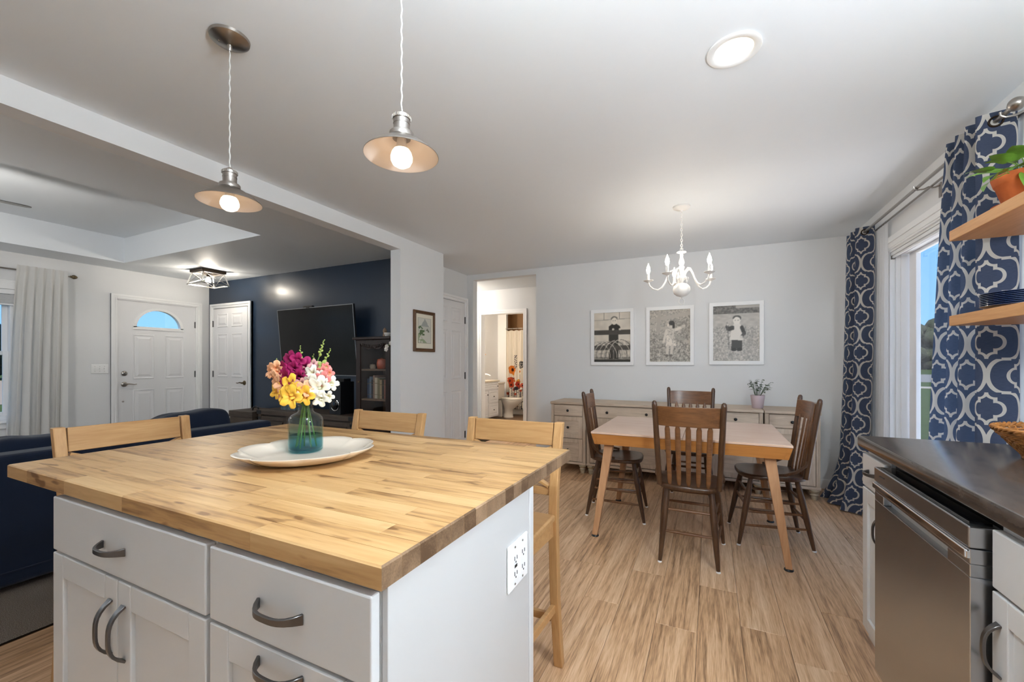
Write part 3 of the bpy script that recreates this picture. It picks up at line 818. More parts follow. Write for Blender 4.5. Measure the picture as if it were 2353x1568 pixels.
def flower(label, colr, tip, blossoms, base, buds=0):
    """tip/blossoms: (side, height above rim, depth); side to the viewer's right"""
    rim = .163
    def W(s, h, d=0): return CR*s + CF*d + Vector((0,0,rim+h))
    t = T('snapdragon', label, 'flower', (VX, VY, VZ), 0, 'snapdragons in the glass vase')
    b = CR*base[0]+CF*base[1]+Vector((0,0,.0145))
    neck = CR*(tip[0]*.10)+CF*(tip[2]*.12)+Vector((0,0,rim-.012))
    top_ = W(*tip)
    mid = neck.lerp(top_, .5) + CR*(-tip[0]*.12) + Vector((0,0,.004))
    pts = [b, b.lerp(neck, .5), neck, neck.lerp(mid, .6), mid, mid.lerp(top_, .5)+CR*(tip[0]*.03), top_]
    MB().tube(pts, [.0022,.0022,.0022,.002,.0018,.0014,.0008], 7).o('stem', M_stemg, t, True)
    for i, (s, h, d, size, c) in enumerate(blossoms):
        o = bpy.data.objects.new('blossom', BM[c]); col.objects.link(o); o.parent = t
        if s > 0: s *= .84
        size *= .80+.28*((i*7+len(label)) % 5)/4
        P_ = W(s, h, d); o.scale = (size,)*3
        ax = CR*(s-tip[0]*.55)*8 + CF*(d*8-.55) + Vector((0,0,.05*((i % 3)-1)))
        q_ = ax.normalized().to_track_quat('Z', 'Y')
        q_ = q_ @ Vector((0,0,1)).rotation_difference(Vector((.25*math.sin(i*2.1), .25*math.cos(i*1.7), 1)))
        o.rotation_mode = 'QUATERNION'; o.rotation_quaternion = q_
        o.location = P_ - ax.normalized()*size*.5
    for k in range(buds):
        f = k/max(1, buds-1)
        o = bpy.data.objects.new('bud', budm); col.objects.link(o); o.parent = t
        P_ = pts[5].lerp(top_, f); sz = .0105*(1-.62*f); o.scale = (sz,)*3
        a = k*2.4; dr = Vector((math.cos(a), math.sin(a), .9)).normalized()
        o.rotation_mode = 'QUATERNION'; o.rotation_quaternion = dr.to_track_quat('Z', 'Y'); o.location = P_
        
flower('peach snapdragon leaning far left over the vase rim', 'peach', (-.098, .142, .0),
       [(-.110,.098,-.01,.021,'peach'),(-.088,.108,-.015,.021,'peach'),(-.085,.080,-.02,.023,'peach'),(-.070,.092,-.01,.020,'peach'),(-.066,.064,-.02,.022,'peach'),(-.052,.078,.01,.02,'peach')], (-.028,-.01), 7)
flower('magenta snapdragon standing tallest at the left of the vase', 'magenta', (-.024, .185, .01),
       [(-.042,.128,-.01,.024,'magenta'),(-.018,.135,-.02,.023,'magenta'),(-.050,.105,-.02,.025,'magenta'),(-.022,.108,-.03,.024,'magenta'),(.000,.112,-.01,.025,'magenta'),(-.040,.080,-.03,.026,'magenta'),(-.008,.084,-.03,.025,'magenta'),(-.030,.092,.02,.024,'magenta')], (-.012,.014), 7)
flower('pink snapdragon between the magenta and cream ones', 'pink', (.012, .158, .03),
       [(.022,.116,.01,.020,'pink'),(.036,.106,0,.021,'pink'),(.018,.098,.0,.020,'pink'),(.030,.088,-.01,.019,'pink')], (.006,.02), 6)
flower('cream snapdragon with the tallest green bud spike at right', 'white', (.056, .205, .01),
       [(.038,.092,-.02,.019,'white'),(.062,.086,-.01,.020,'white'),(.050,.066,-.03,.024,'white'),(.070,.050,-.03,.024,'white'),(.104,.058,-.01,.021,'white'),(.078,.014,-.03,.020,'white'),(.098,.020,-.02,.019,'white')], (.022,-.008), 12)
flower('coral snapdragon with round buds at the right of the bouquet', 'coral', (.074, .176, .02),
       [(.080,.114,.0,.014,'coral'),(.088,.095,.0,.015,'coral'),(.074,.100,-.01,.014,'coral'),(.078,.074,-.02,.022,'coral'),(.066,.118,.0,.013,'green')], (.030,.012), 8)
flower('golden yellow snapdragon low at the front of the vase', 'yellow', (-.02, .075, -.03),
       [(-.024,.052,-.045,.026,'yellow'),(-.036,.024,-.05,.026,'yellow'),(-.008,.040,-.05,.025,'yellow'),(-.018,.018,-.055,.026,'yellow'),(.020,.042,-.045,.023,'peach'),(.028,.026,-.045,.024,'yellow'),(.008,.062,-.04,.020,'pink')], (-.004,-.03), 0)
flower('yellow and peach snapdragon drooping at the lower left', 'peach', (-.082, .036, -.01),
       [(-.084,.034,-.015,.020,'yellow'),(-.062,.030,-.02,.020,'peach')], (-.034,.012), 0)

# ------------------------------------------------------------------ counter stools
def make_stool(label):
    """origin on floor under seat centre, sitter faces +y, backrest at -y"""
    t = T('bar_stool', label, 'stool', (0,0,0), 0, 'counter stools around the island')
    HW = .200
    for s in (-1, 1):
        # rear leg + back post: one bent timber
        pts = [(s*(HW+.006), -.245, 0), (s*HW, -.215, .28), (s*HW, -.195, .60), (s*HW, -.205, .74), (s*(HW+.004), -.255, .985)]
        L = []
        for p in pts:
            wx, wy = .0175, (.017 if p[2] < .7 else .015)
            L.append([(p[0]-wx, p[1]-wy, p[2]), (p[0]+wx, p[1]-wy, p[2]), (p[0]+wx, p[1]+wy, p[2]), (p[0]-wx, p[1]+wy, p[2])])
        MB().loops(L).o('back_post', M_stool, t, bev=.003)
        L = [[(s*.176-.016, .185, 0), (s*.176+.016, .185, 0), (s*.176+.016, .217, 0), (s*.176-.016, .217, 0)],
             [(s*.176-.019, .165, .61), (s*.176+.019, .165, .61), (s*.176+.019, .203, .61), (s*.176-.019, .203, .61)]]
        MB().loops(L).o('leg', M_stool, t, bev=.003)
        MB().bar((s*.195, -.20, .575), (s*.178, .18, .575), .02, .06).o('side_rail', M_stoolx, t, bev=.002)
        MB().bar((s*.197, -.215, .25), (s*.176, .19, .25), .018, .032).o('stretcher', M_stoolx, t, bev=.002)
    MB().bar((-HW+.018, -.246, .936), (HW-.018, -.246, .936), .020, .092, up=(0,-.12,1)).o('top_rail', M_stoolx, t, bev=.003)
    MB().bar((-HW+.018, -.205, .715), (HW-.018, -.205, .715), .018, .032).o('lower_rail', M_stoolx, t, bev=.002)
    for s in (-1, 1):
        MB().bar((s*(HW-.02), -.234+s*.004, .885), (-s*(HW-.02), -.206+s*.004, .735), .011, .026, up=(0,1,0)).o('cross_brace', M_stoolx, t, bev=.001)
    MB().bar((-.175, -.198, .575), (.175, -.198, .575), .02, .06).o('rear_rail', M_stoolx, t, bev=.002)
    MB().bar((-.17, .188, .575), (.17, .188, .575), .02, .06).o('front_rail', M_stoolx, t, bev=.002)
    MB().bar((-.175, .195, .17), (.175, .195, .17), .022, .036).o('footrest', M_stoolx, t, bev=.002)
    MB().bar((-.18, -.225, .20), (.18, -.225, .20), .018, .030).o('stretcher', M_stoolx, t, bev=.002)
    L = []
    for z, i in ((.606, .006), (.612, 0), (.628, 0), (.634, .006)):
        L.append([(-.212+i, -.180+i, z), (.212-i, -.180+i, z), (.222-i, .20-i, z), (.17-i, .222-i, z), (-.17+i, .222-i, z), (-.222+i, .20-i, z)])
    MB().loops(L).o('seat', M_stoolx, t, bev=.002)
    return t
st = make_stool('honey oak cross-back stool nearest the dining table')
st.location = (-.760, 1.368, 0); st.rotation_euler = (0, 0, R(180))
copytree(st, (-1.452, 1.368, 0), R(180), 'honey oak cross-back stool in front of the grey column')
copytree(st, (-1.950, .878, 0), R(-92), 'honey oak cross-back stool at the sofa end of the island')
# ------------------------------------------------------------------ lamps
def add_light(parent, loc, power, color=(1,.9,.78), size=.06, kind='POINT', rot=None, sx_=None):
    l = bpy.data.lights.new('lamp_light', kind)
    l.energy = power; l.color = color
    if kind == 'POINT': l.shadow_soft_size = size
    else:
        l.shape = 'DISK'; l.size = size
    o = bpy.data.objects.new('lamp_light', l); col.objects.link(o); o.parent = parent; o.location = loc
    if rot: o.rotation_euler = rot
    return o
M_cord = mat('braided_clear_cord', (.62,.60,.57), .4, bump=.5, bscale=300)
M_shadein = mat('white_shade_enamel', (.82,.72,.66), .4)
def pendant(x, y, zr, label):
    """zr = rim height"""
    t = T('pendant_lamp', label, 'lamp', (x, y, zr), 0, 'pendant lamps over the island')
    H = CH-zr
    MB().lathe([(.066,H-.001),(.064,H-.010),(.050,H-.020),(.020,H-.027),(.008,H-.030)], 40).o('canopy', M_nickel, t, True)
    MB().lathe([(.0085,H-.028),(.0075,H-.046),(.005,H-.050)], 14).lathe([(.006,H-.0185),(.005,H-.024),(.002,H-.026)], 10, c=(-.018,-.028,.0)).o('cord_grip', M_nickel, t, True)
    pts = [(.0012*math.sin(k*1.1), .0012*math.cos(k*1.1), .126+(H-.048-.126)*k/60) for k in range(61)]
    MB().tube(pts, .0022, 6).o('cord', M_cord, t, True)
    ft = [(.004,.130),(.009,.126),(.016,.121),(.0235,.117),(.0255,.115),(.0255,.106),(.0232,.104),(.0228,.095),(.0238,.0945),(.0238,.092),(.0228,.0915),(.0230,.074),(.0240,.070),(.0325,.068),(.0345,.065),(.0345,.054),(.030,.050)]
    sk = MB().lathe(ft, 28).o('socket', M_nickel, t, True)
    kn = MB()
    for k in range(28):
        a = 2*math.pi*k/28
        kn.box(-.0011, .0011, .0250, .0266, .1065, .1145, M=Matrix.Rotation(a, 4, 'Z'))
    kn.o('knurling', M_nickel, sk)
    MB().lathe([(.028,.0525),(.036,.049),(.052,.042),(.060,.034),(.066,.033),(.080,.024),(.094,.012),(.102,.003),(.105,.0),(.1056,.0008),(.1030,.0048)], 48, cap0=False, cap1=False).o('shade', M_nickel, t, True, ang=60)
    MB().lathe([(.0235,.0505),(.036,.0472),(.0515,.0402),(.0592,.0322),(.0655,.0312),(.0793,.0222),(.0933,.0103),(.1010,.0020),(.1046,.0002)], 48, cap0=False, cap1=False).o('shade_lining', M_shadein, t, True, ang=60)
    MB().lathe([(.013,.052),(.0135,.036),(.016,.027),(.0225,.0185)], 24, cap1=False).o('bulb_collar', M_plastic, t, True)
    MB().lathe([(.022,.019),(.0275,.011),(.0312,-.002),(.0308,-.012),(.025,-.024),(.014,-.031),(.002,-.033)], 24).o('bulb', M_bulb, t, True, ang=80)
    return t
PZ = 1.826
pendant(-1.617, .953, PZ, 'brushed nickel pendant lamp over the sofa end of the island')
pendant(-.806, .953, PZ, 'brushed nickel pendant lamp over the dining end of the island')

def recessed(x, y, label, power):
    t = T('recessed_light', label, 'lamp', (x, y, CH), 0, 'recessed ceiling lights')
    MB().lathe([(.096,-.0005),(.095,-.006),(.088,-.008),(.070,-.005),(.068,-.002)], 48, cap0=False, cap1=False).o('trim_ring', M_plastic, t, True, ang=60)
    MB().lathe([(.0685,-.0022),(.040,-.0030),(.001,-.0035)], 40, cap0=False).o('diffuser', mat('lit_diffuser', (1,.95,.85), .5, emit=(1,.86,.66), estr=.62), t, True)
recessed(.083, 1.827, 'round recessed ceiling light between the pendants and the patio door', 16)
recessed(.083, .10, 'added unseen recessed fill light above the kitchen aisle', 16)  # this and the next one are fill lights added out of view
recessed(-1.5, -1.2, 'added unseen recessed fill light at the back of the kitchen', 10)
# fill globes added out of view to brighten kitchen, dining area and living room
def globe(x, y, z, r, label, power, color=(.85,.94,1.0)):
    t = T('added_fill_globe', label, 'lamp', (x, y, z), 0, 'added fill globes')
    MB().lathe([(.06,CH-z-.001),(.06,CH-z-.02),(.01,CH-z-.03)], 24).rod((0,0,r*.95), (0,0,CH-z-.02), .006, n=8).o('hanger', M_nickel, t, True)
    # the glowing glass itself lights the room
    e = power/(math.pi*4*math.pi*r*r)
    MB().ball((0,0,0), r, 28, 18).o('globe', mat('fill_globe_glow', (1,.98,.94), .4, emit=color, estr=e), t, True)
globe(.90, .60, 1.62, .14, 'added unseen fill globe above the kitchen counter', 21)
globe(-.22, .44, 2.16, .13, 'added unseen fill globe at the kitchen side of the island', 12.3)
globe(-4.6, -1.2, 1.98, .13, 'added unseen fill globe at the back of the living room', 4)

# chandelier
ch = T('chandelier', 'cream five-arm candle chandelier over the dining table', 'chandelier', (-.2, 3.49, 0))
MB().lathe([(.064,CH-.001),(.062,CH-.012),(.045,CH-.022),(.012,CH-.030),(.006,CH-.04)], 32).o('canopy', M_chand, ch, True)
z = CH-.045; k = 0
while z > 2.115:
    pts = []
    for j in range(12):
        a = 2*math.pi*j/12
        u_, v_ = .0065*math.cos(a), .0125*math.sin(a)
        pts.append((u_, 0, z-.0125+v_) if k % 2 == 0 else (0, u_, z-.0125+v_))
    MB().tube(pts, .0024, 6, ring=True).o('chain_link', M_chand, ch, True)
    z -= .0205; k += 1
MB().tube([(.010*math.cos(2*math.pi*j/14), 0, 2.105+.013*math.sin(2*math.pi*j/14)) for j in range(14)], .0022, 6, ring=True).o('loop', M_chand, ch, True)
MB().lathe([(.004,2.094),(.030,2.090),(.036,2.086),(.034,2.081),(.012,2.076),(.010,2.066),(.014,2.062),(.011,2.056),(.012,2.040),(.018,2.022),(.022,2.005),(.018,1.990),(.013,1.982),(.020,1.974),(.022,1.965),(.016,1.955),(.021,1.940),(.027,1.925),(.028,1.905),(.036,1.890),(.034,1.878),(.018,1.866),(.014,1.860),(.012,1.845)], 28).o('column', M_chand, ch, True, ang=60)
MB().lathe([(.012,1.846),(.040,1.838),(.060,1.815),(.064,1.793),(.056,1.765),(.036,1.746),(.012,1.738),(.006,1.732),(.005,1.724)], 32).o('ball', M_chand, ch, True, ang=60)
MB().tube([(.019*math.cos(2*math.pi*j/20), 0, 1.702+.024*math.sin(2*math.pi*j/20)) for j in range(20)], .0026, 8, ring=True).o('ring', M_chand, ch, True)
for k, deg in enumerate((-95, -23, 49, 121, 193)):
    a = R(deg) + R(-90) + R(3.3)
    Mz = Matrix.Rotation(a, 4, 'Z')
    prof = [(.026,1.905),(.040,1.935),(.060,1.952),(.080,1.945),(.100,1.910),(.120,1.862),(.145,1.822),(.175,1.805),(.210,1.815),(.238,1.842),(.248,1.872)]
    pts = [Mz @ Vector((r, 0, z)) for r, z in prof]
    arm = MB().tube(pts, .0062, 8).o('arm', M_chand, ch, True)
    c = Mz @ Vector((.248, 0, 0))
    MB().lathe([(.004,1.866),(.012,1.872),(.030,1.880),(.038,1.885),(.037,1.888),(.014,1.886)], 24, c=(c.x, c.y, 0)).o('drip_pan', M_chand, arm, True)
    MB().lathe([(.0105,1.885),(.0105,1.940),(.006,1.942)], 14, c=(c.x, c.y, 0)).o('candle_sleeve', M_chand, arm, True)
    MB().lathe([(.006,1.940),(.0095,1.946),(.0145,1.962),(.0150,1.975),(.0115,1.992),(.006,2.006),(.0025,2.016),(.001,2.022)], 14, c=(c.x, c.y, 0)).o('candle_bulb', M_candle, arm, True, ang=80)
    pts = [Mz @ Vector((.050+.012*math.cos(t*.55)*(1-.05*t), .006, 1.868+.016*math.sin(t*.55))) for t in range(10)]
    MB().tube(pts, .0016, 6).o('scroll', M_chand, arm, True)

# living room flush light
fx, fy = -5.985, 3.255
fl2 = T('flush_ceiling_light', 'square metal cage ceiling light by the front door', 'lamp', (fx, fy, CH))
MB().box(-.145, .145, -.145, .145, -.035, -.0005).o('ceiling_plate', M_bronze, fl2, bev=.002)
M_cage = mat('pale_metal', (.55,.53,.50), .35, metal=1)
tp, bt, zb = .125, .165, -.19
q = MB()
cs = [(-1,-1),(1,-1),(1,1),(-1,1)]
for i in range(4):
    a, b = cs[i], cs[(i+1) % 4]
    q.bar((a[0]*bt, a[1]*bt, zb), (b[0]*bt, b[1]*bt, zb), .014, .014)
    q.bar((a[0]*tp, a[1]*tp, -.04), (b[0]*tp, b[1]*tp, -.04), .012, .012)
q.o('frame', M_cage, fl2)
for i in range(4):
    a, b = cs[i], cs[(i+1) % 4]
    MB().bar((a[0]*tp, a[1]*tp, -.035), (a[0]*bt, a[1]*bt, zb), .012, .012).o('corner_bar', M_cage, fl2)
    MB().bar((a[0]*tp, a[1]*tp, -.045), (b[0]*bt, b[1]*bt, zb+.006), .005, .005).bar((b[0]*tp, b[1]*tp, -.045), (a[0]*bt, a[1]*bt, zb+.006), .005, .005).o('cross_brace', M_cage, fl2)
MB().rod((0,0,-.035), (0,0,-.085), .02, n=16).o('socket', M_bronze, fl2, True)
MB().lathe([(.013,-.084),(.014,-.095),(.027,-.118),(.031,-.138),(.025,-.158),(.012,-.168),(.001,-.170)], 20).o('bulb', mat('bright_bulb', (1,.95,.88), .3, emit=(1,.90,.76), estr=100), fl2, True, ang=80)
# ceiling fan in the tray
fan = T('ceiling_fan', 'ceiling fan with dark metal blades hanging in the tray ceiling', 'fan', (-4.93, .70, 0))
MB().lathe([(.06,2.739),(.055,2.70),(.015,2.68),(.013,2.56),(.05,2.55),(.09,2.52),(.10,2.47),(.085,2.43),(.04,2.41)], 28).o('motor', M_nickel, fan, True)
MB().lathe([(.07,2.415),(.11,2.39),(.12,2.36),(.09,2.32),(.002,2.30)], 28).o('added_light_bowl', mat('fan_fill_glow', (1,.97,.92), .4, emit=(1,.95,.88), estr=2.0), fan, True)  # light kit added to the out-of-view hub to light the living room
M_blade = mat('fan_blade', (.10,.095,.09), .4)
for k in range(5):
    a = R(85+72*k); Mz = Matrix.Rotation(a, 4, 'Z') @ Matrix.Rotation(R(8), 4, 'X')
    poly = [(.17,-.045),(.30,-.062),(.58,-.070),(.635,-.060),(.655,-.03),(.66,0),(.655,.03),(.635,.060),(.58,.070),(.30,.062),(.17,.045)]
    MB().prism(poly, -.003, .003, 'xy', M=Matrix.Translation((0,0,2.46)) @ Mz).o('blade', M_blade, fan)
    MB().bar(Matrix.Translation((0,0,2.465)) @ Mz @ Vector((.08,0,0)), Matrix.Translation((0,0,2.465)) @ Mz @ Vector((.22,0,0)), .03, .006).o('blade_iron', M_nickel, fan)
add_light(fan, (0,0,2.20), 8.5, (1,.96,.90), .10)  # fill lamp of the added light kit

# hall ceiling light + bathroom light
hl = T('hall_ceiling_light', 'small round ceiling light in the hall, left of the opening', 'lamp', (-3.75, 5.62, CH))
MB().lathe([(.10,-.001),(.11,-.03),(.08,-.06),(.002,-.07)], 24).o('globe', mat('lit_hall_glass', (1,.95,.9), .4, emit=(1,.9,.78), estr=3), hl, True)
add_light(hl, (0,0,-.14), 5, (1,.88,.74), .08)
bl_ = T('vanity_light', 'warm lamp bar above the bathroom vanity', 'lamp', (-4.55, 7.0, 2.0))
MB().box(-.03, 0.0, -.25, .25, -.03, .03).o('bar', M_nickel, bl_)
for yy in (-.16, 0, .16): MB().ball((.05, yy, -.02), .04, 14, 10).o('bulb', mat('vanity_bulb', (1,.9,.7), .4, emit=(1,.75,.45), estr=6), bl_, True)
add_light(bl_, (.22,0,.0), 15, (1,.84,.66), .06)

# ------------------------------------------------------------------ dining table
tb = T('dining_table', 'honey maple dining table with splayed legs and thick apron', 'table', (0,0,0))
tX0, tX1, tY0, tY1, tZ = -.748, .432, 2.85, 3.775, .75
xm_ = (tX0+tX1)/2+.0
MB().box(tX0, xm_-.0008, tY0, tY1, tZ-.014, tZ).o('top_leaf', M_table, tb, bev=.002)
MB().box(xm_+.0008, tX1, tY0, tY1, tZ-.014, tZ).o('top_leaf', M_table, tb, bev=.002)
zb_, zt_ = tZ-.088, tZ-.0155
def apron(name, a, b, n):
    # canted apron: leans inwards towards the floor
    a = Vector(a); b = Vector(b); n = Vector(n); i = -n*.020
    d = (b-a).normalized()
    L = [[tuple(a+Vector((0,0,zt_))), tuple(a-n*.022+Vector((0,0,zt_))), tuple(a+i-n*.022+d*.018+Vector((0,0,zb_))), tuple(a+i+d*.018+Vector((0,0,zb_)))],
         [tuple(b+Vector((0,0,zt_))), tuple(b-n*.022+Vector((0,0,zt_))), tuple(b+i-n*.022-d*.018+Vector((0,0,zb_))), tuple(b+i-d*.018+Vector((0,0,zb_)))]]
    MB().loops(L).o(name, M_tableapr, tb)
apron('apron', (tX0+.002, tY0+.002, 0), (tX1-.002, tY0+.002, 0), (0,-1,0))
apron('apron', (tX1-.002, tY1-.002, 0), (tX0+.002, tY1-.002, 0), (0,1,0))
apron('apron', (tX1-.002, tY0+.002, 0), (tX1-.002, tY1-.002, 0), (1,0,0))
apron('apron', (tX0+.002, tY1-.002, 0), (tX0+.002, tY0+.002, 0), (-1,0,0))
for sx_ in (0, 1):
    for sy_ in (0, 1):
        bxp = (tX0+.012, tX1-.012)[sx_]; byp = (tY0+.075, tY1-.02)[sy_]
        dx = 1 if sx_ == 0 else -1; dy = 1 if sy_ == 0 else -1
        L = []
        for z_, off, wd in ((.012, 0, .036), (.66, .095, .062), (.735, .108, .066)):
            cx_, cy_ = bxp+dx*off, byp+dy*off*.35
            L.append([(cx_-dx*wd*.5, cy_-dy*.5*wd, z_), (cx_+dx*wd*.5, cy_-dy*.5*wd, z_), (cx_+dx*wd*.5, cy_+dy*.25*wd, z_), (cx_+dx*wd*.12, cy_+dy*.5*wd, z_), (cx_-dx*wd*.5, cy_+dy*.5*wd, z_)])
        lg = MB().loops(L).o('leg', M_tableleg, tb, bev=.003)
        MB().lathe([(.024,0),(.026,.004),(.022,.012)], 16, c=(bxp, byp, 0)).o('foot_glide', M_black, lg, True)

# ------------------------------------------------------------------ dining chairs
def turned(a, b, prof, n=12):
    a = Vector(a); b = Vector(b)
    pts = [a.lerp(b, t) for t, r in prof]
    return MB().tube(pts, [r for t, r in prof], n)
LEGP = [(0,.0105),(.03,.0115),(.12,.0135),(.45,.019),(.72,.0205),(.86,.017),(1,.0155)]
STP = [(0,.007),(.5,.0105),(1,.007)]
def make_chair(label):
    """faces +y; origin on the floor under the seat centre"""
    t = T('dining_chair', label, 'chair', (0,0,0), 0, 'dark spindle-back dining chairs')
    feet = {(-1,-1): (-.162,-.222), (1,-1): (.162,-.222), (-1,1): (-.20,.222), (1,1): (.20,.222)}
    topp = {(-1,-1): (-.125,-.135), (1,-1): (.125,-.135), (-1,1): (-.15,.14), (1,1): (.15,.14)}
    def at(k, z):
        f, p = feet[k], topp[k]; u = z/.445
        return (f[0]+(p[0]-f[0])*u, f[1]+(p[1]-f[1])*u, z)
    for k in feet:
        lg = turned(at(k, .008), at(k, .445), LEGP).o('leg', M_walnut, t, True)
        MB().lathe([(.012,0),(.013,.003),(.011,.009)], 12, c=(feet[k][0], feet[k][1], 0)).o('glide', M_plastic, lg, True)
    for z_ in (.315, .185): turned(at((-1,-1), z_), at((1,-1), z_), STP, 8).o('stretcher', M_walnutx, t, True)
    for z_ in (.345, .265): turned(at((-1,1), z_), at((1,1), z_), STP, 8).o('stretcher', M_walnutx, t, True)
    for s in (-1, 1):
        for z_ in (.295, .225, .135)[:3]:
            turned(at((s,-1), z_), at((s,1), z_), STP, 8).o('stretcher', M_walnutx, t, True)
    # dished plank seat
    n = 40; L = []
    def so(r, z_, sx=1):
        out = []
        for k in range(n):
            a = 2*math.pi*k/n
            ca, sa = math.cos(a), math.sin(a)
            X = math.copysign(abs(ca)**.62, ca); Y = math.copysign(abs(sa)**.62, sa)
            wd = .198 + .010*Y
            out.append((X*wd*r, Y*.205*r, z_))
        return out
    L = [so(.90,.443), so(.985,.447), so(1.0,.455), so(1.0,.466), so(.975,.473), so(.90,.474), so(.7,.468), so(.35,.463), so(.02,.463)]
    MB().loops(L).o('seat', M_walnut, t, True, ang=50)
    for s in (-1, 1):
        a, b = (s*.168,-.172,.468), (s*.192,-.245,.995)
        turned(a, b, [(0,.0165),(.25,.0165),(.5,.0175),(.78,.0165),(.95,.0165),(.985,.0135),(1.0,.006)], 12).o('back_post', M_walnut, t, True)
        # bent hip brace from post down to the seat
        pts = [Vector((s*.174,-.190,.60)), Vector((s*.186,-.165,.555)), Vector((s*.192,-.115,.515)), Vector((s*.188,-.055,.490)), Vector((s*.178,.0,.482))]
        MB().tube(pts, [.009,.0095,.010,.010,.009], 8).o('hip_brace', M_walnut, t, True)
    # bowed crest rail
    L = []
    for k in range(13):
        u = -1+2*k/12
        x_ = u*.176; bow = .030*(1-u*u)
        y0 = -.232-bow; ztop = .962-.010*(1-abs(u)**2)*0
        zlo = .842 if abs(u) > .9 else .842
        L.append([(x_, y0+.012, zlo), (x_, y0+.028, zlo), (x_, y0+.014, ztop), (x_, y0-.002, ztop)])
    MB().loops(L).o('crest_rail', M_walnutx, t, True, bev=.003, ang=40)
    # five flat arrow-shaped spindles
    for k in range(5):
        u = -.8+.4*k
        bow = .030*(1-u*u*.8)
        a = Vector((u*.135, -.165-.012*(1-u*u), .468)); b = Vector((u*.150, -.232-bow+.022, .862))
        prof = [(0,.006,.006),(.03,.011,.008),(.10,.0135,.008),(.55,.0155,.0075),(.90,.0155,.0075),(.955,.010,.0065),(1,.004,.005)]
        L = []
        for tt, wx, wy in prof:
            p = a.lerp(b, tt)
            L.append([(p.x+wx*math.cos(q_), p.y+wy*math.sin(q_), p.z) for q_ in [2*math.pi*j/10 for j in range(10)]])
        MB().loops(L).o('spindle', M_walnutx, t, True)
    return t
c0 = make_chair('dark wood spindle-back chair with its back to the kitchen')
c0.location = (-.118, 2.935, 0)
copytree(c0, (-.69, 3.47, 0), R(-85), 'dark wood spindle-back chair at the left end of the table')
copytree(c0, (.372, 3.416, 0), R(96.5), 'dark wood spindle-back chair at the window end of the table')
copytree(c0, (-.165, 3.985, 0), R(180), 'dark wood spindle-back chair against the sideboard')

# ------------------------------------------------------------------ sideboard units
SY = 4.485; SB = 4.945; SZ = .787
def knob(parent, x, z, y):
    MB().lathe([(.005,0),(.006,.010),(.013,.014),(.0145,.020),(.010,.025),(.002,.027)], 14, M=Matrix.Translation((x, y, z)) @ Matrix.Rotation(R(90), 4, 'X')).o('knob', M_black, parent, True)
def sfront(parent, name, x0, x1, z0, z1, y, shaker):
    st_ = .045
    if shaker:
        q = MB(); q.box(x0, x0+st_, y, y+.018, z0, z1); q.box(x1-st_, x1, y, y+.018, z0, z1); q.box(x0+st_, x1-st_, y, y+.018, z0, z0+st_); q.box(x0+st_, x1-st_, y, y+.018, z1-st_, z1)
        o = q.o(name, M_sidez, parent, bev=.0015)
        MB().box(x0+st_-.003, x1-st_+.003, y+.008, y+.016, z0+st_-.003, z1-st_+.003).o('panel', M_side, o)
    else:
        o = MB().box(x0, x1, y, y+.018, z0, z1).o(name, M_side, parent, bev=.002)
    return o
def sideboard(x0, x1, label, kind):
    t = T('sideboard', label, 'sideboard', (0,0,0), 0, 'washed oak sideboard units')
    MB().box(x0+.004, x1-.004, SY+.022, SB, .105, SZ-.028).o('carcass', M_sidez, t, bev=.002)
    MB().box(x0, x1, SY-.018, SB+.008, SZ-.026, SZ).o('top', M_side, t, bev=.006, seg=3)
    for xa in (x0+.006, x1-.036):
        MB().box(xa, xa+.030, SY, SY+.022, .115, SZ-.028).box(xa+.008, xa+.012, SY-.003, SY, .12, SZ-.03).box(xa+.018, xa+.022, SY-.003, SY, .12, SZ-.03).o('pilaster', M_sidez, t, bev=.001)
    MB().box(x0+.001, x1-.001, SY-.006, SY+.022, .098, .122).o('plinth', M_side, t, bev=.003)
    for fxp in (x0+.045, x1-.045):
        for fyp in (SY+.03, SB-.05):
            MB().lathe([(.018,0),(.022,.012),(.026,.030),(.022,.040),(.034,.048),(.030,.056),(.026,.062),(.038,.075),(.042,.088),(.036,.0975)], 18, c=(fxp, fyp, 0)).o('bun_foot', M_foot, t, True)
    a, b = x0+.040, x1-.040
    zt2 = SZ-.036
    if kind == 'drawers':
        for z0, z1, sh in ((.632, zt2, False),): knob(sfront(t, 'drawer', a, b, z0, z1, SY+.002, sh), (a+b)/2, (z0+z1)/2, SY+.002)
        for z0, z1 in ((.385, .622), (.130, .379)):
            knob(sfront(t, 'drawer', a, b, z0, z1, SY+.002, True), (a+b)/2, (z0+z1)/2, SY+.010)
    elif kind == 'wide':
        mid = (a+b)/2
        for p0, p1 in ((a, mid-.012), (mid+.012, b)):
            d = sfront(t, 'drawer', p0, p1, .632, zt2, SY+.002, False)
            w4 = (p1-p0)/4
            knob(d, p0+w4*.97, .69, SY+.002); knob(d, p1-w4*.97, .69, SY+.002)
            pm = (p0+p1)/2
            d = sfront(t, 'door', p0, pm-.0015, .130, .622, SY+.002, True); knob(d, pm-.022, .40, SY+.002)
            d = sfront(t, 'door', pm+.0015, p1, .130, .622, SY+.002, True); knob(d, pm+.022, .40, SY+.002)
        MB().box(mid-.011, mid+.011, SY, SY+.022, .122, SZ-.028).o('pilaster', M_sidez, t)
    else:
        d = sfront(t, 'drawer', a, b, .632, zt2, SY+.002, False); knob(d, (a+b)/2, .69, SY+.002)
        d = sfront(t, 'door', a, b, .130, .622, SY+.002, True); knob(d, a+.022, .42, SY+.002)
sideboard(-1.640, -1.232, 'washed oak drawer unit at the left end of the sideboard', 'drawers')
sideboard(-1.228, .449, 'wide washed oak sideboard section behind the dining chairs', 'wide')
sideboard(.453, .885, 'washed oak cupboard unit at the window end of the sideboard', 'door')
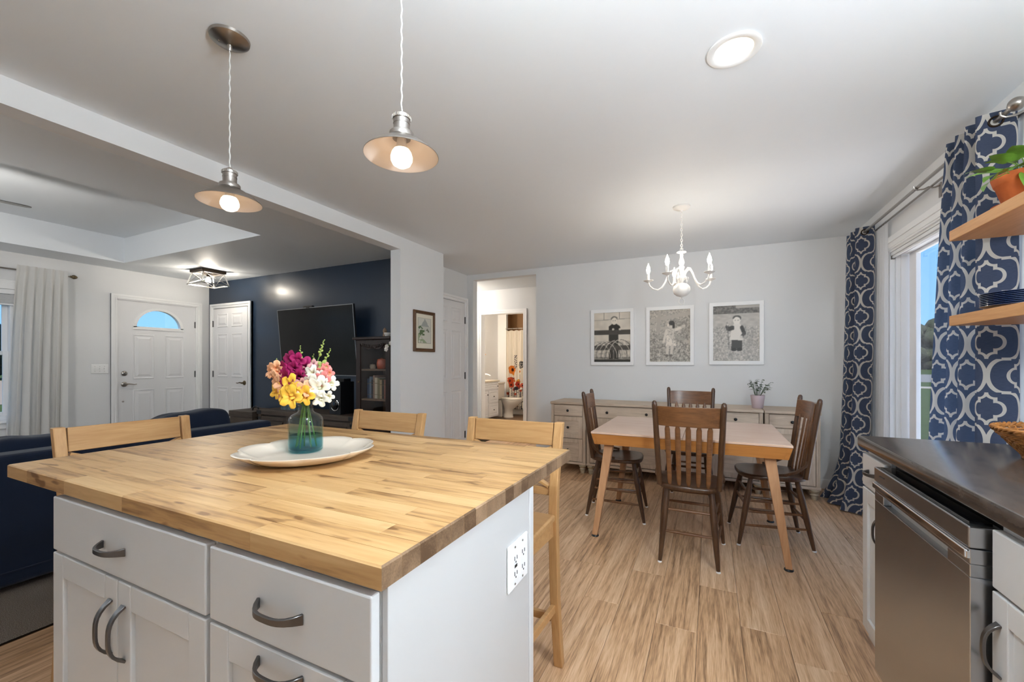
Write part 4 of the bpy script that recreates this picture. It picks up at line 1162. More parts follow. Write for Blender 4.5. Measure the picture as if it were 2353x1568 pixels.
# potted rose on the sideboard
pp = T('potted_plant', 'small leafy plant in a pale pink pot on the sideboard', 'plant', (.415, 4.66, SZ))
MB().lathe([(.044,0),(.047,.002),(.060,.110),(.0615,.116),(.0615,.126),(.058,.126),(.055,.112)], 32, cap1=False).o('pot', mat('pale_pink_glaze', (.62,.50,.53), .35), pp, True, ang=50)
MB().lathe([(.0555,.111),(.02,.114),(.001,.115)], 20, cap0=False).o('soil', M_soil, pp, True)
rg = random.Random(5)
leafm = MB()
def leafq(q, p, d, L, W_, curl=.25):
    d = Vector(d).normalized(); s = d.cross(Vector((0,0,1)))
    if s.length < .01: s = Vector((1,0,0))
    s.normalize(); n = s.cross(d).normalized(); p = Vector(p)
    rows_ = [(0,.05),(.25,.8),(.5,1),(.78,.62),(1,.04)]
    vs = []; 
    for u, wd in rows_:
        c = p + d*(L*u) - n*(curl*L*u*u)
        vs += [c - s*(W_*wd/2) + n*(W_*.12*wd), c, c + s*(W_*wd/2) + n*(W_*.12*wd)]
    fs = []
    for i in range(4):
        fs += [(i*3, i*3+1, i*3+4, i*3+3), (i*3+1, i*3+2, i*3+5, i*3+4)]
    q.add([tuple(v) for v in vs], fs)
st_ = MB()
for k in range(17):
    a = rg.uniform(0, 6.28); out = rg.uniform(.02, .125); h = rg.uniform(.05, .165)*(1.12-out*3.2)
    p0 = Vector((.02*math.cos(a), .02*math.sin(a), .113)); p2 = Vector((out*math.cos(a), out*math.sin(a), .125+max(.03, h)))
    p1 = (p0+p2)/2 + Vector((0,0,.03))
    st_.tube([p0, p1, p2], [.0018,.0014,.0008], 5)
    for j in range(7):
        f = .35+.65*j/6
        p = p0.lerp(p1, min(1, f*2)) if f < .5 else p1.lerp(p2, (f-.5)*2)
        b = a + rg.uniform(-1.8, 1.8)
        leafq(leafm, p, (math.cos(b), math.sin(b), rg.uniform(-.2, .7)), rg.uniform(.024, .038), rg.uniform(.014, .021))
st_.o('stems', M_leaf2, pp, True)
lf = leafm.o('leaves', M_leaf2, pp, True, ang=70, fix=False); lf['kind'] = 'stuff'

# ------------------------------------------------------------------ framed photographs
def smooth_noise(ny, nx, cy, cx, rs):
    g = rs.rand(cy+2, cx+2)
    yy = np.linspace(0, cy, ny); xx = np.linspace(0, cx, nx)
    yi = yy.astype(int); xi = xx.astype(int); fy_ = (yy-yi)[:, None]; fx_ = (xx-xi)[None, :]
    A = g[yi][:, xi]; B = g[yi][:, xi+1]; C_ = g[yi+1][:, xi]; D = g[yi+1][:, xi+1]
    return A*(1-fy_)*(1-fx_)+B*(1-fy_)*fx_+C_*fy_*(1-fx_)+D*fy_*fx_
def ell(U, V, cx, cy, rx, ry, rot=0):
    c, s = math.cos(rot), math.sin(rot); dx, dy = U-cx, V-cy
    return ((dx*c+dy*s)/rx)**2 + ((-dx*s+dy*c)/ry)**2 < 1
def poly_in(U, V, pts):
    ins = np.zeros(U.shape, bool); n = len(pts)
    for i in range(n):
        (x1, y1), (x2, y2) = pts[i], pts[(i+1) % n]
        if y1 == y2: continue
        c = ((V > min(y1, y2)) & (V <= max(y1, y2)) & (U < (V-y1)*(x2-x1)/(y2-y1)+x1))
        ins ^= c
    return ins
def seg(U, V, a, b, w_):
    ax_, ay = a; bx_, by = b; L2 = (bx_-ax_)**2+(by-ay)**2
    t = np.clip(((U-ax_)*(bx_-ax_)+(V-ay)*(by-ay))/L2, 0, 1)
    return (U-ax_-t*(bx_-ax_))**2+(V-ay-t*(by-ay))**2 < w_*w_
def sepia(g, warm):
    for _ in range(1):
        p = np.pad(g, 1, mode='edge'); g = .44*g+.14*(p[:-2, 1:-1]+p[2:, 1:-1]+p[1:-1, :-2]+p[1:-1, 2:])
    g = np.clip(g, 0, 1)**2.0
    return np.stack([g*(1+.02*0), g*(1-.10*warm), g*(1-.24*warm)], -1)*.95
NX, NY = 88, 116
V_, U_ = np.meshgrid(np.linspace(0, 1, NY), np.linspace(0, 1, NX), indexing='ij')
def photo_fence():
    rs = np.random.RandomState(1)
    g = .82+.10*smooth_noise(NY, NX, 14, 10, rs)
    g[V_ < .42] = (.62+.30*smooth_noise(NY, NX, 40, 30, rs))[V_ < .42]
    g[V_ < .10] -= .22
    for x_ in (.28, .70): g[seg(U_, V_, (x_, .86), (x_, 1.0), .006)] = .35
    g[seg(U_, V_, (0, .85), (1, .87), .006)] = .62
    g[(abs(U_-.54) < .13) & (V_ > .06) & (V_ < .62)] = .24              # trousers
    g[(abs(U_-.54) < .012) & (V_ < .35)] = .5
    g[poly_in(U_, V_, [(.40,.60),(.41,.72),(.50,.77),(.62,.77),(.72,.72),(.75,.60)])] = .20   # dark shirt
    g[ell(U_, V_, .56, .875, .092, .050)] = .46; g[ell(U_, V_, .56, .825, .080, .072)] = .93
    for x_ in (.53, .59): g[ell(U_, V_, x_, .835, .016, .010)] = .62
    g[(V_ > .55) & (V_ < .65)] = .27+.06*smooth_noise(NY, NX, 60, 6, rs)[(V_ > .55) & (V_ < .65)]
    g[(V_ > .235) & (V_ < .335)] = .30+.05*smooth_noise(NY, NX, 60, 6, rs)[(V_ > .235) & (V_ < .335)]
    g[(V_ < .045)] = .22
    for x_ in (.53, .72): g[ell(U_, V_, x_, .66, .035, .02)] = .85
    for k in range(9):
        c = .15+.08*k
        m_ = abs(np.hypot(U_-c, (V_-.10)*1.1)-(.30+.012*k)) < .006
        g[m_ & (V_ > .08)] = .30 if k % 2 else .9
    return sepia(g, .9)
def photo_rails():
    rs = np.random.RandomState(2)
    n1 = smooth_noise(NY, NX, 70, 54, rs)
    g = .48+.42*n1
    g[V_ < .45] = (.40+.5*smooth_noise(NY, NX, 58, 44, rs))[V_ < .45]
    g[seg(U_, V_, (0, .80), (1, .92), .035)] = .72; g[seg(U_, V_, (0, .70), (.55, .62), .03)] = .74
    g[seg(U_, V_, (.60, .50), (1, .36), .03)] = .74
    g[poly_in(U_, V_, [(.16,.55),(.27,.55),(.28,.98),(.20,.98)])] = .70
    g[poly_in(U_, V_, [(.40,.30),(.66,.30),(.60,.64),(.44,.64)])] = .93+.0*n1[0, 0]      # pale dress
    sp = (n1 > .72) & poly_in(U_, V_, [(.40,.30),(.66,.30),(.60,.64),(.44,.64)]); g[sp] = .62
    g[seg(U_, V_, (.60, .60), (.86, .68), .028)] = .90; g[seg(U_, V_, (.42, .60), (.36, .40), .03)] = .88
    g[ell(U_, V_, .52, .71, .075, .065)] = .95; g[ell(U_, V_, .50, .70, .02, .008)] = .55; g[ell(U_, V_, .55, .745, .075, .045)] = .26; g[ell(U_, V_, .60, .69, .03, .055)] = .24
    for x_ in (.46, .56): g[seg(U_, V_, (x_, .30), (x_-.02, .14), .035)] = .84; g[ell(U_, V_, x_-.03, .12, .04, .025)] = .45
    for k in range(10):
        g[abs(np.hypot((U_-.72), (V_-.60)*1.2)-(.10+.018*k)) < .004] *= .75
    return sepia(g, .75)
def photo_field():
    rs = np.random.RandomState(3)
    g = .50+.42*smooth_noise(NY, NX, 76, 60, rs)
    up = V_ > .62
    g[up] = (.68+.14*smooth_noise(NY, NX, 40, 16, rs))[up]
    g[V_ > .86] = (.28+.30*smooth_noise(NY, NX, 60, 40, rs))[V_ > .86]
    g[(V_ > .955) & (U_ > .5)] = .72
    g[poly_in(U_, V_, [(.40,.22),(.64,.22),(.63,.42),(.41,.42)])] = .26
    g[poly_in(U_, V_, [(.37,.38),(.65,.37),(.64,.62),(.58,.68),(.47,.68),(.41,.62)])] = .92
    g[seg(U_, V_, (.43, .60), (.34, .58), .04)] = .24; g[seg(U_, V_, (.31, .62), (.33, .58), .035)] = .26
    g[seg(U_, V_, (.63, .60), (.68, .50), .04)] = .24; g[seg(U_, V_, (.68, .50), (.63, .44), .03)] = .30; g[ell(U_, V_, .62, .43, .03, .025)] = .84
    g[ell(U_, V_, .525, .775, .092, .048)] = .30; g[ell(U_, V_, .52, .73, .080, .066)] = .95
    for x_ in (.49, .55): g[ell(U_, V_, x_, .735, .016, .010)] = .62
    g[seg(U_, V_, (.31, .70), (.36, .22), .008)] = .42; g[ell(U_, V_, .32, .66, .02, .02)] = .85
    for x_ in (.46, .58): g[ell(U_, V_, x_, .205, .06, .03)] = .20
    return sepia(g, .55)
def grid_print(name, w_, h_, nx, ny, arr, m, parent, loc=(0,0,0)):
    q = MB(); q.grid(lambda i, j: (i*w_-w_/2, 0, j*h_-h_/2), nx-1, ny-1)
    o = q.o(name, m, parent, loc=loc, fix=False); setprint(o, arr.reshape(-1, 3)); return o
M_print = colattr('photo_print', .38, .3)
def photo(x0, x1, z0, z1, label, arr):
    w_, h_ = x1-x0, z1-z0
    t = T('framed_photograph', label, 'picture', ((x0+x1)/2, YF-.002, (z0+z1)/2), 0, 'framed photographs above the sideboard')
    fw = .040
    q = MB()
    L = [[(-w_/2, 0, -h_/2), (w_/2, 0, -h_/2), (w_/2, 0, h_/2), (-w_/2, 0, h_/2)]]
    for i, y in ((0, -.026), (.002, -.028), (fw-.002, -.028), (fw, -.026), (fw, -.010)):
        L.append([(-w_/2+i, y, -h_/2+i), (w_/2-i, y, -h_/2+i), (w_/2-i, y, h_/2-i), (-w_/2+i, y, h_/2-i)])
    q.loops(L, True, False); q.o('frame', M_white, t)
    grid_print('photo_print', w_-2*fw, h_-2*fw, NX, NY, arr, M_print, t, (0, -.0115, 0))
photo(-1.300, -.795, 1.195, 1.858, 'white framed photo of a child behind a dark fence', photo_fence())
photo(-.660, -.157, 1.197, 1.856, 'white framed photo of a child in a pale dress by a rail fence', photo_rails())
photo(-.010, .498, 1.205, 1.866, 'white framed photo of a child in a vest standing in a field', photo_field())
# small landscape on the column
sp_ = T('framed_landscape', 'small walnut framed mountain landscape on the grey column', 'picture', (-2.6895, 3.527, 1.551), R(90))
w_, h_ = .352, .420
q = MB(); L = [[(-w_/2, 0, -h_/2), (w_/2, 0, -h_/2), (w_/2, 0, h_/2), (-w_/2, 0, h_/2)]]
for i, y in ((0, -.016), (.008, -.022), (.020, -.014), (.030, -.018), (.034, -.008)):
    L.append([(-w_/2+i, y, -h_/2+i), (w_/2-i, y, -h_/2+i), (w_/2-i, y, h_/2-i), (-w_/2+i, y, h_/2-i)])
q.loops(L, True, False).o('frame', M_frame, sp_)
n1 = smooth_noise(NY, NX, 20, 14, np.random.RandomState(4))
a = np.ones((NY, NX, 3))*np.array([.74, .70, .58])
pan = (U_ > .14) & (U_ < .86) & (V_ > .17) & (V_ < .87)
edge = ((U_ > .125) & (U_ < .875) & (V_ > .155) & (V_ < .885)) & ~pan
a[edge] = (.38, .36, .28)
a[pan] = (.60, .59, .52)
mt = pan & (V_ < .84-1.1*abs(U_-.52)**1.1+.04*n1) & (V_ > .60); a[mt] = (.34, .35, .33)
a[pan & (V_ > .50) & (V_ < .64)] = (.52, .52, .46)
tr_ = pan & (V_ < .66-.5*abs(U_-.25)) & (V_ > .38) & (U_ < .50) & (n1 > .42); a[tr_] = (.10, .15, .07)
tr_ = pan & (V_ < .60-.9*abs(U_-.66)) & (V_ > .48) & (U_ > .5) & (n1 > .35); a[tr_] = (.16, .17, .12)
tr_ = pan & (V_ < .44-.55*(U_-.15)) & (V_ > .17) & (n1 > .5); a[tr_] = (.30, .36, .22)
grid_print('print', w_-.06, h_-.06, NX, NY, a, colattr('art_paper', .6), sp_, (0, -.0085, 0))
# ------------------------------------------------------------------ counter run along the window wall
KX = .570; KZ = .925; KE = 2.190
def laminate():
    m = mat('dark_stone_laminate', (.07,.055,.045), .22, spec=.5); n = m.node_tree; p = n.nodes['Principled BSDF']
    t = n.nodes.new('ShaderNodeTexCoord'); a = n.nodes.new('ShaderNodeTexNoise'); a.inputs['Scale'].default_value = 16; a.inputs['Detail'].default_value = 8; a.inputs['Roughness'].default_value = .7
    mp = n.nodes.new('ShaderNodeMapping'); mp.inputs['Scale'].default_value = (2.2, .9, 2); n.links.new(t.outputs['Object'], mp.inputs[0]); n.links.new(mp.outputs[0], a.inputs['Vector'])
    mixn(n, a.outputs['Fac'], (.030,.023,.019), (.085,.066,.054), p.inputs['Base Color'])
    mr = n.nodes.new('ShaderNodeMapRange'); mr.inputs[3].default_value = .10; mr.inputs[4].default_value = .24
    n.links.new(a.outputs['Fac'], mr.inputs[0]); n.links.new(mr.outputs[0], p.inputs['Roughness'])
    return m
M_lam = laminate()
q = MB()
ys = [-1.6, KE]
prof = [(.558,.884),(.556,.888),(.556,.917),(.559,.923),(.565,.925),(XW-.003,.925),(XW-.003,.884)]
q.loops([[(a, -1.6, b) for a, b in prof], [(a, KE, b) for a, b in prof]])
tag(q.o('counter_worktop', M_lam, None, True, ang=30), 'dark stone-look laminate worktop along the window wall', 'worktop')
def frontx(parent, name, y0, y1, z0, z1, x, shaker=False, th=.019, st=.055):
    """cabinet front facing -x, front face at plane x"""
    if not shaker: return MB().box(x, x+th, y0, y1, z0, z1).o(name, M_cab, parent, bev=.003)
    q = MB(); q.box(x, x+th, y0, y0+st, z0, z1); q.box(x, x+th, y1-st, y1, z0, z1); q.box(x, x+th, y0+st, y1-st, z0, z0+st); q.box(x, x+th, y0+st, y1-st, z1-st, z1)
    o = q.o(name, M_cab, parent, bev=.0025)
    MB().box(x+.009, x+th-.002, y0+st-.004, y1-st+.004, z0+st-.004, z1-st+.004).o('panel', M_cab, o)
    return o
def ccab(y0, y1, label, far=False):
    t = T('counter_cabinet', label, 'cabinet', (0,0,0))
    MB().box(KX+.020, XW-.005, y0, y1, .10, .8835).box(KX+.075, XW-.005, y0, y1, 0, .10).o('carcass', M_cab, t)
    d = frontx(t, 'drawer', y0+.003, y1-.003, .728, .857, KX); pull(d, (KX, (y0+y1)/2, .795), 'h', .085 if far else .105, .026, (-1,0,0))
    d = frontx(t, 'door', y0+.003, y1-.003, .145, .720, KX, True); pull(d, (KX, y0+.028 if far else y1-.03, .60), 'v', .115, .026, (-1,0,0))
    return t
ccab(1.942, KE-.006, 'narrow white cabinet at the open end of the counter', True)
ccab(.86, 1.308, 'white cabinet on the near side of the dishwasher')
ccab(.20, .858, 'white sink cabinet under the kitchen window')
dw = T('dishwasher', 'stainless steel dishwasher under the counter', 'dishwasher', (0,0,0))
da, db = 1.316, 1.936
MB().box(KX+.030, XW-.01, da, db, .09, .882).o('tub', M_black, dw)
XD = KX-.030
# door skin with a handle pocket, drawn as frame around the pocket
pa, pb, p0_, p1_ = 1.42, 1.85, .735, .765
q = MB().box(XD, KX+.028, da+.004, db-.004, .12, p0_).box(XD, KX+.028, da+.004, pa, p0_, p1_).box(XD, KX+.028, pb, db-.004, p0_, p1_).box(XD, KX+.028, da+.004, db-.004, p1_, .800)
q.o('door', M_steel, dw, bev=.002)
MB().box(XD+.022, XD+.026, pa-.001, pb+.001, p0_-.001, p1_+.001).o('handle_pocket', mat('pocket_steel', (.55,.54,.52), .3, metal=.8), dw)
MB().box(XD-.008, XD+.004, da+.004, db-.004, .776, .797).o('handle_bar', M_chrome, dw, bev=.004, seg=3)
MB().box(XD-.002, KX+.028, da+.004, db-.004, .802, .852).o('control_panel', M_steel, dw, bev=.003)
MB().box(XD-.0032, XD-.001, db-.10, db-.06, .829, .832).o('vent_slot', M_slot, dw)
MB().box(XD+.010, KX+.020, da+.03, db-.03, .8525, .856).o('touch_controls', M_gloss, dw)
MB().box(KX+.05, KX+.08, da, db, 0, .089).o('toe_panel', M_black, dw)

# basket, glass bowl, apples
BX, BY = 1.010, 1.845
bk = T('wicker_basket', 'brown wicker basket on the dark counter', 'basket', (BX, BY, KZ))
M_wick = mat('wicker', (.34,.135,.030), .55, vary=.4, bscale=30)
def bring(r, z, k, amp, n=96):
    return [((r+amp*math.sin(2*math.pi*24*j/n+math.pi*k))*math.cos(2*math.pi*j/n), (r+amp*math.sin(2*math.pi*24*j/n+math.pi*k))*1.12*math.sin(2*math.pi*j/n), z) for j in range(n)]
for k in range(11):
    f = k/10; MB().tube(bring(.118+.062*f**1.1, .008+.078*f, k, .0022), .0042, 6, ring=True).o('weaver', M_wick, bk, True)
for k in range(48):
    a = 2*math.pi*k/48
    MB().tube([((.116)*math.cos(a), .116*1.12*math.sin(a), .004), (.150*math.cos(a), .150*1.12*math.sin(a), .045), (.182*math.cos(a), .182*1.12*math.sin(a), .094)], .0026, 5).o('stake', M_wick, bk, True)
for s in (0, 1):
    MB().tube([((.182+.004*math.cos(30*2*math.pi*j/180+s*math.pi))*math.cos(2*math.pi*j/180), (.182+.004*math.cos(30*2*math.pi*j/180+s*math.pi))*1.12*math.sin(2*math.pi*j/180), .094+.004*math.sin(30*2*math.pi*j/180+s*math.pi)) for j in range(180)], .0046, 6, ring=True).o('braided_rim', M_wick, bk, True)
MB().tube([((.118+.003*math.cos(24*2*math.pi*j/120))*math.cos(2*math.pi*j/120), (.118)*1.12*math.sin(2*math.pi*j/120), .005+.002*math.sin(24*2*math.pi*j/120)) for j in range(120)], .0045, 6, ring=True).o('base_braid', M_wick, bk, True)
MB().lathe([(.116,.003),(.116,.007)], 40, sy=1.12).o('base', M_wick, bk)
gb = T('glass_bowl', 'clear glass bowl of apples in the wicker basket', 'bowl', (BX+.01, BY-.01, KZ+.0075))
MB().lathe([(.045,0),(.050,.002),(.075,.03),(.105,.08),(.128,.128),(.1295,.130),(.1265,.128),(.103,.081),(.073,.032),(.046,.008),(.002,.006)], 40).o('glass', glassy('clear_bowl', (.97,.98,.98), .1), gb, True, ang=60)
def apple(x, y, z, r, label, c1, c2, tilt):
    t = T('apple', label, 'apple', (x, y, z), 0, 'apples in the glass bowl'); t.rotation_euler = tilt
    m = mat('apple_skin', c1, .28, coat=.3); n = m.node_tree; p = n.nodes['Principled BSDF']
    tcn = n.nodes.new('ShaderNodeTexCoord'); no = n.nodes.new('ShaderNodeTexNoise'); mp = n.nodes.new('ShaderNodeMapping'); mp.inputs['Scale'].default_value = (30, 30, 9)
    n.links.new(tcn.outputs['Object'], mp.inputs[0]); n.links.new(mp.outputs[0], no.inputs['Vector']); mixn(n, no.outputs['Fac'], c1, c2, p.inputs['Base Color'])
    prof = [(.004,-.80),(.16,-.90),(.38,-.92),(.66,-.72),(.86,-.38),(.98,.05),(1.0,.30),(.92,.62),(.74,.86),(.50,.97),(.30,.95),(.14,.84),(.02,.74)]
    MB().lathe([(a*r, b*r) for a, b in prof], 28).o('flesh', m, t, True, ang=80)
    MB().tube([(0,0,.74*r), (.05*r,0,.98*r), (.14*r,.03*r,1.18*r)], [.0014,.0014,.002], 6).o('stalk', M_bark, t, True)
RA = (.42,.045,.02); RB = (.62,.26,.08)
apple(BX-.045, BY+.045, KZ+.0075+.078, .038, 'red apple at the left of the glass bowl', RA, RB, (.2,.1,0))
apple(BX-.035, BY-.045, KZ+.0075+.080, .039, 'orange-red apple at the front of the glass bowl', (.55,.14,.04), (.66,.34,.10), (-.3,.3,1))
apple(BX+.050, BY-.005, KZ+.0075+.080, .038, 'red apple at the wall side of the glass bowl', RA, RB, (.1,-.3,2))
apple(BX+.0, BY+.012, KZ+.0075+.139, .037, 'red apple on top of the others', RA, (.55,.20,.06), (.1,.2,.4))

# shelves
SX = .920; SE = 2.405
def shelf(z0, label):
    t = T('wall_shelf', label, 'shelf', (0,0,0), 0, 'floating wooden shelves')
    MB().box(SX, XW-.001, .9+.8, SE, z0, z0+.043).o('board', M_shelf, t, bev=.002)
    MB().lathe([(.034,z0),(.034,z0-.006),(.028,z0-.008),(.002,z0-.008)], 24, c=(1.06, 2.14, 0)).o('puck_light', M_nickel, t, True)
    MB().bar((XW-.004, 1.78, z0-.09), (XW-.004, 1.78, z0-.001), .02, .006, up=(1,0,0)).bar((XW-.004, 1.78, z0-.004), (1.0, 1.78, z0-.004), .02, .006).o('bracket', M_black, t)
S1, S2 = 1.744, 1.384
shelf(S1, 'upper floating wooden shelf with the terracotta pot')
shelf(S2, 'lower floating wooden shelf with the blue plates')
PX, PY = 1.030, 2.155
pt = T('potted_pothos', 'green trailing plant in a terracotta pot on the upper shelf', 'plant', (PX, PY, S1+.043))
MB().lathe([(.066,0),(.084,.012),(.086,.018),(.082,.018),(.064,.006),(.002,.005)], 36).o('saucer', M_terra, pt, True, ang=50)
MB().lathe([(.050,.0065),(.053,.008),(.075,.088),(.0775,.090),(.0795,.094),(.086,.120),(.0865,.124),(.080,.124),(.073,.098),(.070,.095)], 36, cap1=False).o('pot', M_terra, pt, True, ang=40)
MB().lathe([(.0725,.103),(.03,.107),(.001,.108)], 20, cap0=False).o('soil', M_soil, pt, True)
def heart_leaf(parent, base, d, L, W_, roll=0):
    d = Vector(d).normalized(); s = d.cross(Vector((0,0,1))).normalized(); n = s.cross(d).normalized()
    if roll: 
        Mr = Matrix.Rotation(roll, 3, d); s = Mr @ s; n = Mr @ n
    base = Vector(base); vs = []; 
    rows_ = [(-.10,.55),(.0,.86),(.15,1.0),(.35,.94),(.58,.70),(.80,.36),(1.0,.03)]
    for u, wd in rows_:
        for k in range(-2, 3):
            f = k/2
            uu = u+(.10 if k == 0 and u < 0 else 0)
            c = base + d*(L*uu) - n*(.30*L*max(0, u)**2) + s*(W_*wd*f/2) + n*(.10*W_*abs(f)*wd)
            vs.append(c)
    fs = [(i*5+k, i*5+k+1, i*5+6+k, i*5+5+k) for i in range(6) for k in range(4)]
    q = MB(); q.add([tuple(v) for v in vs], fs); return q.o('leaf', M_leaf, parent, True, ang=80, fix=False)
rg = random.Random(11)
LV = []
# stems aimed in the viewer frame: (side, up, depth) of leaf base, and leaf direction
specs = [(-.125,.110,-.02,(-1,.15,-.1),.075,.050),(-.095,.100,-.03,(-.9,-.15,-.2),.085,.055),(-.115,.078,-.03,(-1,-.45,-.2),.075,.045),(-.060,.150,-.01,(-.8,.35,-.2),.080,.055),(-.030,.160,-.02,(-.6,.35,-.3),.085,.062),
         (-.055,.120,-.04,(-.8,-.05,-.4),.080,.058),(-.030,.125,-.05,(-.5,-.4,-.6),.070,.050),(.010,.200,.0,(.5,.8,-.2),.110,.060),(.035,.165,-.02,(.7,.35,-.3),.090,.062),(.055,.185,.0,(.8,.5,0),.090,.060),(.02,.130,-.05,(.2,-.4,-.9),.075,.052),
         (-.045,.090,-.05,(-.3,-.8,-.4),.060,.042),(.07,.135,-.02,(1,-.1,-.2),.085,.060),(.0,.165,.03,(-.1,.5,.6),.080,.055),(.05,.150,.05,(.6,.2,.7),.085,.058),(-.03,.140,.05,(-.5,.3,.6),.075,.052),(.09,.11,-.03,(1,-.4,-.3),.08,.055)]
for s_, h_, d_, dr, L_, W_ in specs:
    p = CR*(s_*1.32) + CF*d_ + Vector((0,0,h_+.012)); L_ *= 1.12; W_ *= 1.12
    d = CR*dr[0] + CF*dr[2] + Vector((0,0,dr[1]))
    a = CR*(s_*.25)+CF*(d_*.3)+Vector((0,0,.104))
    MB().tube([a, a.lerp(p, .5)+Vector((0,0,.022)), p], [.0022,.0019,.0013], 6).o('stem', M_stemg, pt, True)
    heart_leaf(pt, p, d, L_, W_, rg.uniform(-.6, .6))
# blue glass plates
M_bgl = mat('cobalt_glass', (.006,.020,.075), .06, spec=.8, coat=.6)
pm = MB().lathe([(.055,0),(.085,.001),(.100,.006),(.122,.013),(.127,.0155),(.1265,.0175),(.120,.0155),(.098,.0085),(.083,.0042),(.002,.0035)], 48).mesh('blue_plate', M_bgl, True, 60)
ordn = ['bottom', 'second', 'third', 'fourth', 'fifth', 'sixth', 'seventh', 'top']
for k in range(8):
    o = bpy.data.objects.new('blue_plate', pm); col.objects.link(o); o.location = (1.065, 2.205, S2+.0431+k*.0065)
    tag(o, {0: 'cobalt blue glass plate lying lowest on the lower shelf', 7: 'cobalt blue glass plate on top of the stack'}.get(k, 'cobalt blue glass plate, %s from the shelf in the stack' % ordn[k]), 'plate', 'stack of cobalt plates')

# ------------------------------------------------------------------ curtains + rods at the patio door
RX, RZ = 1.116, 2.272
rd = T('curtain_rod', 'double brushed metal curtain rod above the patio door', 'curtain rod', (0,0,0))
MB().rod((RX, 2.43, RZ), (RX, 4.56, RZ), .0095, n=14).o('rod', M_nickel, rd, True)
MB().rod((1.182, 2.40, RZ), (1.182, 4.56, RZ), .0065, n=12).o('sheer_rod', M_nickel, rd, True)
for y0, s in ((2.43, -1), (4.56, 1)):
    MB().lathe([(.011,0),(.013,.004),(.012,.010),(.016,.013),(.022,.022),(.027,.035),(.026,.047),(.019,.060),(.008,.068),(.002,.070)], 20, M=Matrix.Translation((RX, y0, RZ)) @ Matrix.Rotation(R(90 if s < 0 else -90), 4, 'X')).o('finial', M_nickel, rd, True)
for y0 in (2.46, 3.28, 4.50):
    q = MB().box(XW-.006, XW-.0008, y0-.012, y0+.012, RZ-.075, RZ+.01)
    q.tube([(XW-.004, y0, RZ-.004), (1.195, y0, RZ-.012), (1.182, y0, RZ-.012), (1.165, y0, RZ-.006), (1.145, y0, RZ-.016), (RX, y0, RZ-.016), (RX-.014, y0, RZ-.008), (RX-.016, y0, RZ+.008)], .005, 8)
    q.o('bracket', M_nickel, rd, True)
def curtain(name, label, mtl, y0t, y1t, y0b, y1b, xc, amp_t, amp_b, n, zt, zb, width, flare=None, group=None, nu=None, phase=0, grom=True, th=.0, pleat=None, wob=.01):
    t = T(name, label, 'curtain', (0,0,0), 0, group)
    nu = nu or int(n*14); nv = 46
    rgc = random.Random(len(label))
    wb = [rgc.uniform(-1, 1) for _ in range(12)]
    def pos(u, v):
        # v: 0 bottom, 1 top
        s = 1-v
        e = s**.8
        ya = y0t+(y0b-y0t)*e; yb = y1t+(y1b-y1t)*e
        y = ya+(yb-ya)*u
        am = amp_t+(amp_b-amp_t)*e
        x = xc + am*math.cos(2*math.pi*n*u+phase)*(1+.18*wb[int(u*n) % 12]*s)
        y += wob*s*math.sin(2*math.pi*n*u*1.5+2*wb[3])+.006*s*math.sin(5*v+3*u)
        z = zb+(zt-zb)*v
        if flare: 
            fx_, fy_ = flare(u, v); x += fx_; y += fy_
        if pleat and v > .93: x = xc+(x-xc)*pleat
        return (x, y, z)
    q = MB(); q.grid(pos, nu, nv)
    o = q.o('panel', mtl, t, True, ang=180, fix=False)
    uvl = o.data.uv_layers.new(name='cloth')
    co = np.array([(i/nu*width, j/nv*(zt-zb)) for j in range(nv+1) for i in range(nu+1)])
    vi = np.zeros(len(o.data.loops), dtype=np.int32); o.data.loops.foreach_get('vertex_index', vi)
    uvl.data.foreach_set('uv', co[vi].astype(np.float32).ravel())
    if grom:
        k = 0
        while True:
            u = (k+.5)/(2*n)
            if u > 1: break
            p = Vector(pos(u, 1-.052/(zt-zb))); a_ = Vector(pos(u-.01, .97)); b_ = Vector(pos(u+.01, .97))
            tg = (b_-a_); tg.z = 0; tg.normalize(); nn = Vector((0,0,1)).cross(tg)
            cpt = Vector((RX, p.y, RZ))
            pts = [cpt+tg*(.021*math.cos(2*math.pi*j/18))+Vector((0,0,.021*math.sin(2*math.pi*j/18))) for j in range(18)]
            MB().tube(pts, .0045, 6, ring=True).o('grommet', M_bronze, t, True)
            k += 1
    return t
def flareL(u, v):
    s = max(0, 1-v); f = max(0, s-.80)/.20
    return (-.05*s**2-.10*f*f*(.3+.9*u), .02*f*u)
curtain('trellis_curtain', 'navy trellis-print curtain gathered in the far corner, puddling on the floor', M_trellis, 4.19, 4.47, 4.19, 4.60, RX, .056, .054, 2.5, RZ+.042, .012, .76, flareL, 'navy trellis curtains')
curtain('trellis_curtain', 'navy trellis-print curtain hanging behind the shelves', M_trellis, 2.505, 2.84, 2.47, 3.14, RX, .056, .054, 4, RZ+.042, .02, 1.12, None, 'navy trellis curtains')
def flareS(u, v):
    s = 1-v; return (0, -.02*s)
curtain('sheer_curtain', 'white sheer curtain beside the far patterned curtain', M_sheer, 4.00, 4.22, 4.02, 4.36, 1.188, .007, .009, 5, RZ+.016, .015, .6, flareS, 'white sheers at the patio door', grom=False, wob=.004)
curtain('sheer_curtain', 'white sheer curtain at the shelf side of the patio door', M_sheer, 2.425, 2.62, 2.43, 2.75, 1.188, .007, .009, 5, RZ+.016, .015, .6, None, 'white sheers at the patio door', grom=False, wob=.004)

